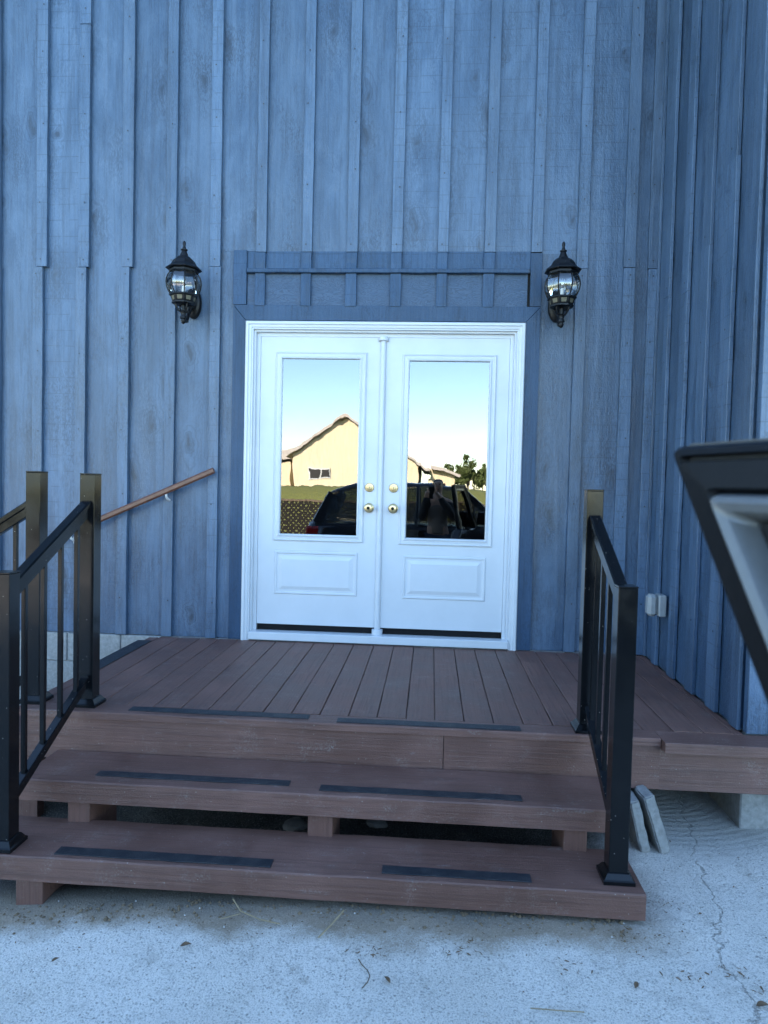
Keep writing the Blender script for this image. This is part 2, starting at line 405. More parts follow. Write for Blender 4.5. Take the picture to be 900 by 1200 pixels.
M['concrete'] = mat_concrete()
def mat_field():
    m = NT('field_grass'); v = m.coord(); sp = m.n('SeparateXYZ'); m.l(v, sp.inputs[0])
    n1 = m.noise(v, .35, 6, .65); n2 = m.noise(v, 6, 5, .7)
    col = m.mix(n1, (.10, .16, .035), (.20, .20, .065)); col = m.mix(m.ramp(n2, .4, .7, 0, .7), col, (.045, .07, .02))
    dry = m.math('MULTIPLY', m.ramp(m.math('ADD', sp.outputs[1], m.math('MULTIPLY', n2, 2.)), -27, -25), .9)
    col = m.mix(dry, col, m.mix(n2, (.30, .29, .08), (.14, .17, .035)))
    return m.fin(col, .9, m.bump(n2, 1, .1))
M['field'] = mat_field()

xs = [-14, -9, -6, -4.5]; x = -3.2
while x < 2.6: xs.append(round(x, 4)); x += .04
xs += [2.7, 3.2, 4, 6, 9, 14]
ys = [-15, -12, -9, -6.5, -5, -4.2]; y = -3.4
while y < -.4: ys.append(round(y, 4)); y += .04
ys += [-.3, 0, 1]
from mathutils import noise as mnoise
mb = MB()
for yy in ys:
    for xx in xs:
        h = mnoise.noise((xx*1.3, yy*1.3, 0))*.008+mnoise.noise((xx*5, yy*5, 3))*.003
        # the slab dips where soil was washed out under the steps
        dip = max(0, min(1, (yy+2.06)/.12))*max(0, min(1, (.80-xx)/.12))*max(0, min(1, (xx+2.4)/.2))
        h += -.04*dip+mnoise.noise((xx*9, yy*9, 7))*.014*dip
        mb.v.append((xx, yy, gz(xx, yy)+h))
W_ = len(xs)
for j in range(len(ys)-1):
    for i in range(W_-1):
        a = j*W_+i; mb.f.append((a, a+1, a+1+W_, a+W_))
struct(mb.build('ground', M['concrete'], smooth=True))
def fz(x, y):
    t = max(0, min(1, (-17-y)/8)); t = t*t*(3-2*t)
    return -.75+1.78*t
mb = MB(); fx = [-900, -300, -120, -60, -30, -20, -10, 0, 10, 20, 30, 60, 120, 300, 900]
fy = [-900, -300, -120, -70, -50, -40, -32]+[-27+i*.8 for i in range(15)]+[-14, -8, 0, 20, 60, 200, 900]
for yy in fy:
    for xx in fx: mb.v.append((xx, yy, fz(xx, yy)))
W_ = len(fx)
for j in range(len(fy)-1):
    for i in range(W_-1):
        a = j*W_+i; mb.f.append((a, a+1, a+1+W_, a+W_))
struct(mb.build('field', M['field'], smooth=True))

# ---------------------------------------------------------------- the building
B = empty('barn_building', 'slate blue board and batten building with white double doors', 'building')
HT = 6.3; ZJ = 2.555
DX0, DX1, DZ1 = -1.291, .598, 2.193            # outside of the white door frame
# battens measured on the wall: (x0, x1)
bat_top = [(-3.43, -3.36), (-3.115, -3.043), (-2.777, -2.703), (-2.479, -2.402), (-2.17, -2.09), (-1.858, -1.785), (-1.55, -1.475), (-1.229, -1.16), (-.914, -.845), (-.61, -.535),
           (-.308, -.234), (.003, .072), (.311, .384), (.622, .692), (.919, .991), (1.222, 1.296), (1.378, 1.441)]
bat_low = {1: (-3.115, -3.037), 2: (-2.803, -2.730), 3: (-2.492, -2.419), 4: (-2.186, -2.111), 5: (-1.857, -1.784), 6: (-1.542, -1.470), 14: (.915, .989), 15: (1.222, 1.299), 16: (1.382, 1.438)}
mids = [(a+b)/2 for a, b in bat_top]
edges = [-5.9, -5.6, -5.29, -4.98, -4.67, -4.36, -4.05, -3.74]+mids[:-1]+[1.447]
nails = MB()
def nail(p, ax='y'):
    r = .0055
    ring = []
    for k in range(6):
        a = k*math.pi/3
        ring.append((p[0]+r*math.cos(a), p[1], p[2]+r*math.sin(a)) if ax == 'y' else (p[0], p[1]+r*math.cos(a), p[2]+r*math.sin(a)))
    nails.add(ring, [tuple(range(6))])
YB, YF = .012, -.019                           # faces of boards and battens
for i in range(len(edges)-1):
    a, b = edges[i]+.002, edges[i+1]-.002
    z0 = .004
    def brd(a, b, z0, z1): plank(MB_ := MB(), 'z', a, b, YB+rnd.uniform(-.002, .002), .034, z0, z1, 14); MB_.build('board', M['siding'], B)
    if b < -1.35 or a > .66: brd(a, b, z0, HT)
    elif a < -1.35 < b: brd(a, -1.352, z0, 2.671); brd(a, b, 2.6715, HT)
    elif a < .66 < b: brd(a, b, 2.655, HT); brd(a, .6565, 2.53, 2.6545); brd(.657, b, z0, 2.6545)
    else: brd(a, b, 2.53, HT)
for i, (a, b) in enumerate(bat_top):
    zj = ZJ+rnd.uniform(-.006, .008)
    over = 7 <= i <= 12
    if over: zj = 2.657
    if i == 13: zj = 2.657
    za = zj+.001
    if i == 3:
        plank(m0 := MB(), 'z', a, b, YF, YB-.0035, za, 4.19, 12); m0.build('batten', M['batten'], B)
        plank(m0 := MB(), 'z', a+.002, b+.002, YF, YB-.0035, 4.194, HT, 12); m0.build('batten', M['batten'], B)
    else:
        plank(m0 := MB(), 'z', a, b, YF+rnd.uniform(-.002, .002), YB-.0035, za, HT, 18); m0.build('batten', M['batten'], B)
    for z in (zj+.05, zj+.5, zj+.95, zj+1.4, zj+1.75): nail(((a+b)/2+rnd.uniform(-.012, .012), YF-.0035, z+rnd.uniform(-.1, .1) if z > zj+.1 else z))
    if over:
        plank(m0 := MB(), 'z', a-.003, b-.003, YF, YB-.0035, 2.546, zj-.003, 3); m0.build('batten', M['trim'], B)
    elif i in bat_low or i == 0:
        a, b = bat_low.get(i, (a, b))
        plank(m0 := MB(), 'z', a, b, YF+rnd.uniform(-.003, .001), YB-.0035, .006, zj-.003, 14); m0.build('batten', M['batten'], B)
        for z in (zj-.05, 2.05, 1.5, .95, .35): nail(((a+b)/2+rnd.uniform(-.012, .012), YF-.004, z+rnd.uniform(-.1, .1) if z < zj-.1 else z))
for k in range(8):
    c = edges[k]
    plank(m0 := MB(), 'z', c-.037, c+.037, YF, YB-.0035, .006, HT, 10); m0.build('batten', M['batten'], B)
# over-door work: plywood panel, short battens, ledge, mitred trim
MB().box(-1.29, .603, .006, .03, 2.29, 2.53).build('panel', M['plywood'], B)
for (a, b) in bat_top[7:13]:
    plank(m0 := MB(), 'z', a-.004, b-.004, YF+.002, -.0005, 2.297, 2.514, 3); m0.build('batten', M['trim'], B)
mb = MB(); plank(mb, 'xf', 2.516, 2.545, -.030, .011, -1.287, .600, 16, .0015, .004); mb.build('ledge', M['trim'], B)
MB().box(-1.287, .604, -.006, .011, 2.5455, 2.552).build('drip_edge', M['trim'], B)
fx_ = lambda u, v, t: (u, t, v)
TY0, TY1 = -.012, .0115
for pl in ([(-1.382, .004), (-1.293, .004), (-1.293, 2.197), (-1.382, 2.300)], [(.600, .004), (.693, .004), (.693, 2.298), (.600, 2.197)], [(-1.380, 2.3025), (-1.2925, 2.1995), (.600, 2.1995), (.692, 2.3000)]):
    mb = MB().prism(pl, TY0, TY1, fx_); mb.build('trim_board', M['trim'], B, bev=.0015)
plank(mb := MB(), 'z', -1.386, -1.294, TY0+.002, TY1, 2.306, 2.672, 6); mb.build('trim_board', M['trim'], B)
plank(mb := MB(), 'z', .620, .694, TY0+.001, TY1, 2.304, 2.653, 6); mb.build('trim_board', M['trim'], B)
# fresh paint brushed past the trim onto the boards above the ledge is a thin paint film
MB().box(-1.294, .62, .0065, .0095, 2.552, 2.668).build('paint_band', M['trim'], B)
# right wall (faces -x), running toward the viewer to the corner
RX = 1.45; RY1 = -1.447
rb = [(-.210, -.290), (-.500, -.600), (-.790, -.900), (-1.080, -1.200)]
re_ = [.0, -.25, -.55, -.845, -1.14, -1.43]
for i in range(5):
    plank(m0 := MB(), 'Y', re_[i+1]+.002, re_[i]-.002, RX+rnd.uniform(-.003, .003), RX+.022, .004, HT, 14); m0.build('board', M['siding'], B)
for i, (a, b) in enumerate(rb):
    zj = (2.30, 2.24, 2.40, 2.72)[i]
    s_ = rnd.uniform(-.012, .012)
    plank(m0 := MB(), 'Y', b+s_, a+s_, RX-.021, RX-.004, zj+.002, HT, 14); m0.build('batten', M['batten'], B)
    plank(m0 := MB(), 'Y', b, a, RX-.023, RX-.004, .006, zj, 12); m0.build('batten', M['batten'], B)
    for z in (.4, 1.1, 1.9, zj+.06, zj+.8, zj+1.5): nail((RX-.0245, (a+b)/2+rnd.uniform(-.01, .01), z), 'x')
plank(m0 := MB(), 'Y', -.045, -.012, RX-.018, RX-.004, .006, HT, 10); m0.build('batten', M['batten'], B)
plank(m0 := MB(), 'Y', -1.445, -1.362, RX-.020, RX-.004, .006, HT, 12); m0.build('corner_board', M['batten'], B)
# wing front (faces -y)
WX = [1.452, 1.545, 1.83, 2.13, 2.43, 2.73, 3.03, 3.33]
plank(m0 := MB(), 'z', 1.455, 1.54, -1.494, -1.455, .006, HT, 12); m0.build('corner_board', M['batten'], B)
for i in range(1, 7):
    plank(m0 := MB(), 'z', WX[i]+.002, WX[i+1]-.002, -1.475+rnd.uniform(-.002, .002), -1.452, .004, HT, 10); m0.build('board', M['siding'], B)
    plank(m0 := MB(), 'z', WX[i+1]-.037, WX[i+1]+.037, -1.496, -1.479, .006, HT, 10); m0.build('batten', M['batten'], B)
stuff(nails.build('nail_heads', M['nail'], B))
# shell, foundation, roof
sh = MB()
sh.box(-8, DX0-.01, .036, .16, 0, HT); sh.box(DX1+.01, 1.475, .036, .16, 0, HT); sh.box(DX0-.01, DX1+.01, .036, .16, DZ1+.01, HT)
sh.box(-8, -7.86, .16, 9, 0, HT); sh.box(-8, 8, 9, 9.14, 0, HT)
sh.box(1.476, 1.6, -1.44, .30, 0, HT); sh.box(1.601, 8, -1.44, -1.3, 0, HT); sh.box(7.86, 8, -1.29, 9, 0, HT)
sh.build('wall', M['gap'], B)
MB().box(-8, 8, .165, 9, -.08, -.01).build('floor', M['gap'], B)
fd = MB()
xx = -8.0
while xx < 1.38:
    MB().box(xx+.004, min(xx+.386, 1.40), -.012, .15, -.198, -.001, .004).build('block', M['paver'], B)
    MB().box(xx-.19, min(xx+.192, 1.40), -.012, .15, -.402, -.204, .004).build('block', M['paver'], B)
    xx += .39
MB().box(-8.2, 1.40, -.006, .15, -.9, -.4055).box(-8.2, 1.40, .0, .14, -.4055, -.002).build('foundation', M['paver'], B)
MB().box(1.478, 8, -1.41, .2, -.9, -.003, .006).build('foundation', M['paver'], B)
rf = MB(); rf.prism([(-.35, HT-.06), (4.5, HT+2.2), (9.5, HT-.06), (9.5, HT+.1), (4.5, HT+2.38), (-.35, HT+.1)], -8.4, 1.46, lambda u, v, t: (t, u, v))
rf.prism([(-1.8, HT-.06), (4.4, HT+2.6), (9.5, HT-.06), (9.5, HT+.1), (4.4, HT+2.78), (-1.8, HT+.1)], 1.461, 8.4, lambda u, v, t: (t, u, v))
rf.build('roof', M['roof'], B)

# ---- doors (parts of the building)
def dp(x, z, y):                               # a point measured on the wall plane, moved to depth y
    k = (4.685+y)/4.685
    return x*k, 1.0826+(z-1.0826)*k
FR = M['white']
# frame: stepped brick mould and jambs
def frame(profile, name):
    """profile: list of (inset from outer edge, y)"""
    mb = MB(); P_ = []
    for d, yv in profile:
        P_.append([(DX0+d, yv, .0), (DX0+d, yv, DZ1-d), (DX1-d, yv, DZ1-d), (DX1-d, yv, .0)])
    n_ = len(P_)
    for k in range(n_-1):
        mb.add(P_[k]+P_[k+1], [(0, 1, 5, 4), (1, 2, 6, 5), (2, 3, 7, 6)])
    return mb.build(name, FR, B)
frame([(0, .035), (0, -.020), (.006, -.026), (.020, -.026), (.024, -.018), (.040, -.016), (.044, -.010), (.052, -.010), (.054, .012), (.066, .012), (.068, .030), (.068, .1)], 'door_frame')
SY = .045                                       # face of the door leaves
frame([(.0665, .040), (.092, .040), (.092, .1)], 'door_stop')
MB().box(DX0+.054, DX1-.054, -.03, .12, .008, .062, .004).build('sill', FR, B)
SX0, SX1 = DX0+.0905, DX1-.0905
AX0, AX1 = -.372, -.326
def leaf(x0, x1, gl, pn, lx, nm):
    zt, zb = DZ1-.0905, .108
    (gx0, gx1, gz0, gz1), (px0, px1, pz0, pz1) = gl, pn
    # slab with a real opening for the pane
    mb = MB(); y0, y1 = SY, SY+.045
    mb.box(x0, gx0, y0, y1, zb, zt); mb.box(gx1, x1, y0, y1, zb, zt); mb.box(gx0, gx1, y0, y1, gz1, zt); mb.box(gx0, gx1, y0, y1, zb, gz0)
    d = mb.build('door', FR, B); d['label'] = nm
    # moulding round the pane
    mo = .045; mb = MB()
    pr = [(mo, y0-.001), (mo, y0-.008), (mo-.008, y0-.013), (mo-.014, y0-.009), (mo-.028, y0-.010), (.006, y0-.016), (0, y0-.013), (-.004, y0+.012)]
    R_ = [[(gx0-o, yv, gz0-o), (gx1+o, yv, gz0-o), (gx1+o, yv, gz1+o), (gx0-o, yv, gz1+o)] for o, yv in pr]
    for k in range(len(R_)-1): mb.add(R_[k]+R_[k+1], [(0, 1, 5, 4), (1, 2, 6, 5), (2, 3, 7, 6), (3, 0, 4, 7)])
    mb.build('glass_moulding', FR, d)
    g = MB(); g.add([(gx0-.003, y0+.008, gz0-.003), (gx1+.003, y0+.008, gz0-.003), (gx1+.003, y0+.008, gz1+.003), (gx0-.003, y0+.008, gz1+.003)], [(0, 1, 2, 3)])
    g.build('pane', M['doorglass'], d)
    # embossed lower panel
    mb = MB(); pr = [(0, y0-.0005), (.006, y0-.007), (.014, y0-.007), (.020, y0-.0015), (.034, y0-.0015), (.058, y0-.009)]
    R_ = [[(px0+o, yv, pz0+o), (px1-o, yv, pz0+o), (px1-o, yv, pz1-o), (px0+o, yv, pz1-o)] for o, yv in pr]
    for k in range(len(R_)-1): mb.add(R_[k]+R_[k+1], [(0, 1, 5, 4), (1, 2, 6, 5), (2, 3, 7, 6), (3, 0, 4, 7)])
    mb.add(R_[-1], [(0, 1, 2, 3)]); mb.build('lower_panel', FR, d)
    # hardware
    ky = lambda prof, z: MB().loft([[(lx+r*math.cos(2*math.pi*k/28), y0-h, z+r*math.sin(2*math.pi*k/28)) for k in range(28)] for r, h in prof])
    ky([(.0315, .0), (.0315, .006), (.028, .010), (.018, .011), (.016, .015), (.010, .0155)], 1.077).build('deadbolt', M['brass'], d, smooth=30)
    MB().box(lx-.0012, lx+.0012, y0-.0165, y0-.0154, 1.069, 1.085).build('keyhole', M['dark'], d)
    ky([(.034, .0), (.034, .005), (.028, .009), (.012, .012), (.011, .030), (.020, .036), (.028, .046), (.029, .056), (.024, .064), (.014, .066)], .937).build('knob', M['brass'], d, smooth=30)
    ky([(.0105, .0655), (.0105, .0672), (.004, .0675)], .937).build('knob_cylinder', M['dark'], d, smooth=30)
    MB().box(x0+.003, x1-.003, SY+.012, SY+.05, .064, .107).build('door_sweep', M['dark'], d)
    return d
def q(x0, x1, z0, z1, y=SY):
    a, b = dp(x0, z0, y); c, e = dp(x1, z1, y); return a, c, b, e
leaf(SX0+.003, AX0+.012, q(-1.037, -.502, .742, 1.944), q(-1.067, -.491, .327, .627), -.424, 'left door leaf')
leaf(AX1-.012, SX1-.003, q(-.168, .3715, .738, 1.937), q(-.182, .381, .323, .621), -.258, 'right door leaf')
mb = MB(); xm = (AX0+AX1)/2
mb.loft([[(xm+.021*math.cos(a), SY-.004-.022*math.sin(a), z) for a in [math.pi*k/10 for k in range(11)]]+[(xm-.021, SY+.02, z), (xm+.021, SY+.02, z)] for z in (.06, DZ1-.105)])
mb.build('astragal', FR, B, smooth=30)
for z0, z1 in ((.040, .098), (DZ1-.118, DZ1-.090)):
    mb = MB(); n_ = 20
    rg = lambda r, z: [(xm+r*math.cos(a), SY-.004-r*math.sin(a), z) for a in [math.pi*k/n_ for k in range(n_+1)]]+[(xm-r, SY+.02, z), (xm+r, SY+.02, z)]
    mb.loft([rg(.034, z0), rg(.037, z0+.004), rg(.037, z1-.004), rg(.034, z1)]); mb.build('astragal_cap', FR, B, smooth=30)

# ---------------------------------------------------------------- deck
D = empty('deck', 'low brown stained wooden deck in front of the double doors', 'deck')
seam = [-1.93, -1.863, -1.722, -1.578, -1.446, -1.308, -1.172, -1.038, -.905, -.772, -.634, -.500, -.362, -.226, -.090, .045, .182, .319, .456, .592, .727, .862, .997, 1.132, 1.267, 1.402, 1.446]
for i in range(len(seam)-1):
    if seam[i] >= 1.4: y0 = -1.448
    plank(m0 := MB(), 'y', seam[i]+.0017, seam[i+1]-.0017, rnd.uniform(-.0015, .001), -.030, -1.488, -.016 if i else -.05, 10, .0011, .003, .0008); m0.build('board', M['brown_y'], D)
plank(m0 := MB(), 'x', -1.603, -1.492, .0005, -.032, -1.932, 1.041, 20, .0015, .004, .001); m0.build('nosing', M['brown_x'], D)
plank(m0 := MB(), 'x', -1.645, -1.492, -.001, -.046, 1.046, 3.2, 12, .0015, .004, .001); m0.build('nosing', M['brown_x'], D)
plank(m0 := MB(), 'xf', -.232, -.0335, -1.590, -1.555, -1.905, .0845, 16, .001, .003, .001); m0.build('fascia', M['brown_x'], D)
plank(m0 := MB(), 'xf', -.232, -.0335, -1.591, -1.555, .0875, 1.042, 10, .001, .003, .001); m0.build('fascia', M['brown_x'], D)
plank(m0 := MB(), 'xf', -.232, -.0475, -1.591, -1.555, 1.0425, 3.2, 10, .001, .003, .001); m0.build('fascia', M['brown_x'], D)
plank(m0 := MB(), 'Y', -1.55, -.05, -1.905, -1.87, -.232, -.0335, 3, .001, .003, .001); m0.build('fascia', M['brown_x'], D)
for xj in (-1.45, -1.0, -.55, -.1, .35, .8, 1.25):
    MB().box(xj-.019, xj+.019, -1.553, -.05, -.225, -.034).build('joist', M['weathered'], D)
sc_ = MB()
for i in range(len(seam)-1):
    for yy in (-1.44, -.98, -.52, -.09):
        for xx in (seam[i]+.028, seam[i+1]-.028):
            if seam[i+1]-seam[i] > .1:
                px, py = xx+rnd.uniform(-.004, .004), yy+rnd.uniform(-.008, .008)
                sc_.add([(px+.0042*math.cos(k*1.0472), py+.0042*math.sin(k*1.0472), .0026) for k in range(6)], [tuple(range(6))])
stuff(sc_.build('screw_heads', M['nail'], D))
MB().box(-1.96, -1.865, -.92, -.16, .0015, .005).build('grip_strip', M['grip'], D)
for a, b, y0, y1 in ((-1.395, -.540, -1.566, -1.508), (-.405, .432, -1.590, -1.532)):
    strip(D, a, b, y0, y1, .0006)

# ---------------------------------------------------------------- steps
ST = empty('front_steps', 'two thick brown timber treads with black grip strips before the deck', 'steps')
def tread(P, x0, x1, yb, yf, zt, th, split, strips, blocks):
    t = plank(m0 := MB(), 'x', yf, yb, zt, zt-th, x0, x1, 24, .0018, .005, .0012) and m0.build('tread', M['brown_x'], P)
    for a, b, c, e in strips: strip(t, a, b, c, e, zt)
    return t
tread(ST, -1.715, .80, -1.600, -1.925, -.185, .090, None, [(-1.405, -.565, -1.862, -1.812), (-.432, .404, -1.887, -1.836)], None)
tread(ST, -1.735, .815, -1.870, -2.182, -.370, .096, None, [(-1.420, -.570, -2.158, -2.102), (-.148, .410, -2.150, -2.096)], None)
for a, b in ((-1.505, -1.41), (-.475, -.372), (.572, .664)):
    MB().box(a, b, -2.02, -1.885, -.3655, -.2765, .003) if False else None
    MB().box(a, b, -1.96+.06, -1.64, -.56, -.2765, .003).build('support_block', M['brown_z'], ST)
for a, b in ((-1.567, -1.458),):
    MB().box(a, b, -2.168, -2.0, -.60, -.4675, .003).build('support_block', M['brown_z'], ST)
SS = empty('side_steps', 'brown timber treads going down from the left end of the deck', 'steps')
for k in range(2):
    plank(m0 := MB(), 'y', -2.235-.30*k, -1.938-.30*k, -.185*(k+1), -.185*(k+1)-.05, -1.42, -.08, 8); t = m0.build('tread', M['brown_y'], SS)
for yy in (-1.36, -.2):
    MB().prism([(-1.94, -.236), (-2.24, -.236), (-2.24, -.421), (-2.54, -.421), (-2.54, -.66), (-1.94, -.66)], yy-.03, yy+.03, lambda u, v, t: (u, t, v)).build('stringer', M['brown_z'], SS)

# ---------------------------------------------------------------- railings
def railing(label, up, low, zt, zb, nbal, group='black metal stair railings'):
    """up/low: (x, y, base z, top z) of the posts; zt/zb: top-rail and bottom-rail centre heights at the two posts"""
    R_ = empty('stair_railing', label, 'railing', group); m = M['black']; h = .0355
    for (x, y, z0, z1) in (up, low):
        MB().box(x-h, x+h, y-h, y+h, z0+.004, z1-.006, .002).build('post', m, R_)
        MB().box(x-h-.001, x+h+.001, y-h-.001, y+h+.001, z1-.0058, z1+.001, .0018).build('post_cap', m, R_)
        mb = MB(); a, b = .058, .040
        mb.loft([[(x-r, y-r, z), (x+r, y-r, z), (x+r, y+r, z), (x-r, y+r, z)] for r, z in ((a, z0+.0005), (a, z0+.014), (a-.006, z0+.018), (b+.001, z0+.036), (b-.003, z0+.038))])
        mb.build('base_cover', m, R_)
    u, l = Vector(up[:2]), Vector(low[:2]); d = (l-u).normalized()
    a, b = u+d*(h+.001), l-d*(h+.001)
    P3 = lambda t, zz: Vector((a.x+(b.x-a.x)*t, a.y+(b.y-a.y)*t, zz[0]+(zz[1]-zz[0])*t))
    t0 = MB(); p, q_ = P3(0, zt), P3(1, zt); up_ = Vector((0, 0, 1))
    t0.bar(p+up_*.016, q_+up_*.016, .050, .030, .006); t0.build('top_rail', m, R_)
    t0 = MB(); t0.bar(p-up_*.020, q_-up_*.020, .038, .038, .002); t0.build('rail_channel', m, R_)
    t0 = MB(); t0.bar(P3(0, zb), P3(1, zb), .038, .042, .003); t0.build('bottom_rail', m, R_)
    for tt, zz in ((0, zt), (1, zt), (0, zb), (1, zb)):
        e = P3(tt, zz); dd = Vector((d.x, d.y, 0))*(.012 if tt == 0 else -.012)
        MB().bar(e, e+dd, .046, .056, .003).build('rail_bracket', m, R_)
    for k in range(nbal):
        t = (k+.62)/(nbal+.24); p0, p1 = P3(t, zb), P3(t, zt); s_ = .0095
        MB().box(p0.x-s_, p0.x+s_, p0.y-s_, p0.y+s_, p0.z+.012, p1.z-.036, .0012).build('baluster', m, R_)
    return R_
railing('black metal railing on the right side of the front steps', (.730, -1.527, .0, 1.093), (.732, -2.077, -.37, .738), (.952, .690), (.105, -.175), 4)
railing('black metal railing on the left side of the front steps', (-1.622, -1.495, .0, 1.113), (-1.645, -2.113, -.37, .718), (.955, .650), (.125, -.192), 4)
railing('black metal railing of the side steps, cut by the left picture edge', (-1.897, -1.480, .0, 1.118), (-2.55, -1.480, -.37, .72), (.945, .57), (.12, -.23), 5)

# ---------------------------------------------------------------- handrail on the wall
H = empty('wall_handrail', 'slim brown handrail sloping down along the blue wall', 'handrail')
h0, h1 = Vector((-1.476, -.085, 1.168)), Vector((-2.66, -.085, .640))
MB().bar(h0, h1, .034, .040, .010).build('rail', M['handrail'], H)
for t in (.28, .85):
    p = h0.lerp(h1, t); mb = MB()
    mb.tube([p+Vector((0, 0, -.022)), p+Vector((0, .012, -.045)), p+Vector((.0, .05, -.062)), p+Vector((0, .072, -.062))], .008, 10)
    mb.build('bracket', M['bracket'], H, smooth=50)
    MB().loft([[(p.x+r*math.cos(a)*.6, -.010-hh, p.z-.06+r*math.sin(a)*1.3) for a in [2*math.pi*k/16 for k in range(16)]] for r, hh in ((.03, 0), (.03, .004), (.02, .009))]).build('bracket_plate', M['bracket'], H, smooth=40)

# ---------------------------------------------------------------- wall lanterns
def lantern(x, z, label):
    L = empty('wall_lantern', label, 'lamp', 'twin wall lanterns beside the doors'); m = M['lamp_black']
    y = -.20; c = (x, y, z); a8 = math.radians(22.5)
    # z is the glass bottom ring; heights follow the photograph
    MB().lathe(c, [(.005, .356), (.0095, .348), (.0105, .336), (.008, .322), (.011, .312), (.014, .304), (.022, .301), (.022, .295), (.016, .291), (.021, .278), (.026, .266), (.030, .254)], 18).build('finial', m, L, smooth=40)
    MB().lathe(c, [(.030, .255), (.048, .246), (.070, .226), (.082, .203), (.090, .194), (.115, .176), (.117, .170), (.108, .166), (.070, .168)], 8, a8).build('cap', m, L)
    MB().lathe(c, [(.080, .1655), (.094, .163), (.094, .151), (.084, .149)], 8, a8).build('upper_ring', m, L)
    prof = [(.086, .150), (.100, .130), (.1085, .105), (.111, .080), (.107, .052), (.097, .026), (.083, .004)]
    for k in range(8):
        an = a8+k*math.pi/4; dv = Vector((math.cos(an), math.sin(an), 0))
        MB().tube([Vector(c)+dv*(r+.001)+Vector((0, 0, zz)) for r, zz in prof], .0042, 6).build('rib', m, L, smooth=50)
        e = an+math.pi/4; dw = Vector((math.cos(e), math.sin(e), 0))
        mb = MB(); vs = []
        for r, zz in prof: vs += [Vector(c)+dv*r+Vector((0, 0, zz)), Vector(c)+dw*r+Vector((0, 0, zz))]
        mb.add(vs, [(2*j, 2*j+1, 2*j+3, 2*j+2) for j in range(len(prof)-1)]); mb.build('pane', M['lampglass'], L, smooth=50)
    MB().lathe(c, [(.074, .004), (.092, .004), (.093, -.004), (.083, -.007), (.074, -.034), (.070, -.042), (.076, -.046), (.076, -.054), (.056, -.060), (.018, -.062)], 8, a8).build('gallery', m, L)
    for k in range(8):
        an = k*math.pi/4; dv = Vector((math.cos(an), math.sin(an), 0)); sd_ = Vector((-dv.y, dv.x, 0))
        o = Vector(c); r0, r1 = .0815*.928, .0745*.928
        MB().add([o+dv*r0-sd_*.017+Vector((0, 0, -.011)), o+dv*r0+sd_*.017+Vector((0, 0, -.011)), o+dv*r1+sd_*.015+Vector((0, 0, -.036)), o+dv*r1-sd_*.015+Vector((0, 0, -.036))], [(0, 1, 2, 3)]).build('gallery_insert', M['cream'], L)
        if k % 2:
            MB().tube([o+dv*.055+Vector((0, 0, -.060)), o+dv*.050+Vector((0, 0, -.078)), o+dv*.036+Vector((0, 0, -.098)), o+dv*.014+Vector((0, 0, -.108))], .006, 6).build('scroll', m, L, smooth=50)
    MB().lathe(c, [(.014, -.062), (.013, -.098), (.021, -.106), (.017, -.116), (.016, -.128), (.022, -.138), (.022, -.147), (.014, -.153), (.016, -.166), (.011, -.178), (.003, -.184)], 16).build('lower_finial', m, L, smooth=40)
    MB().tube([(x, y, z-.142), (x, y+.03, z-.160), (x, y+.065, z-.150), (x, y+.085, z-.115), (x, y+.11, z-.075), (x, y+.150, z-.03), (x, y+.188, z-.015)], [.011, .012, .013, .013, .014, .017, .022], 10).build('arm', m, L, smooth=50)
    MB().loft([[(x+.056*r*math.cos(a), -.0125-hh, z+.0+.105*r*math.sin(a)) for a in [2*math.pi*k/24 for k in range(24)]] for r, hh in ((1, -.01), (1, .010), (.86, .022), (.6, .027), (.2, .030))]).build('back_plate', m, L, smooth=40)
    MB().lathe(c, [(.012, .0), (.012, .062), (.008, .064)], 12).build('candle_sleeve', M['bulb'], L, smooth=40)
    MB().lathe(c, [(.008, .0645), (.013, .078), (.016, .094), (.012, .112), (.003, .126)], 14).build('bulb', M['lampglass'], L, smooth=50)
    return L
lantern(-1.660, 2.309, 'black glazed wall lantern left of the door')
lantern(.795, 2.303, 'black glazed wall lantern right of the door')

# ---------------------------------------------------------------- outlet on the right wall
OY = -.15
O = empty('outdoor_outlet', 'grey outdoor outlet with clear bubble cover low on the side wall', 'outlet')
MB().box(1.385, 1.430, OY-.310, OY-.215, .340, .470, .006).build('box', M['plasticgrey'], O)
mb = MB()
mb.box(1.325, 1.383, OY-.300, OY-.225, .338, .472, .018); mb.build('cover', M['plasticgrey'], O)
for z in (.378, .434):
    MB().box(1.377, 1.3845, OY-.282, OY-.243, z-.018, z+.018, .003).build('receptacle', M['bracket'], O)

# ---------------------------------------------------------------- paving slabs leaning by the steps
def slab(label, x, y, th, wid, ht, lean, rz):
    mb = MB(); bm = bmesh.new(); bmesh.ops.create_cube(bm, size=1)
    for v in bm.verts: v.co = Vector((v.co.x*th, v.co.y*wid, (v.co.z+.5)*ht))
    bmesh.ops.bevel(bm, geom=bm.edges[:], offset=.006, segments=2, affect='EDGES'); bmesh.ops.subdivide_edges(bm, edges=[e_ for e_ in bm.edges if e_.calc_length() > .03], cuts=7, use_grid_fill=True)
    for v in bm.verts: v.co += Vector([mnoise.noise(v.co*28+Vector((x*50, k*9, 0)))*.0045 for k in range(3)])
    bm.verts.index_update(); mb.add([v.co[:] for v in bm.verts], [[v.index for v in f.verts] for f in bm.faces]); bm.free()
    o = mb.build('paving_slab', M['paver']); o.location = (x, y, gz(x, y)+.004); o.rotation_euler = (math.radians(2), math.radians(lean), rz)
    return tag(o, label, 'paving slab', 'paving slabs leaning beside the steps')
slab('pale concrete slab leaning beside the right railing, the outer one', 1.045, -1.575, .047, .20, .272, -19, math.radians(6))
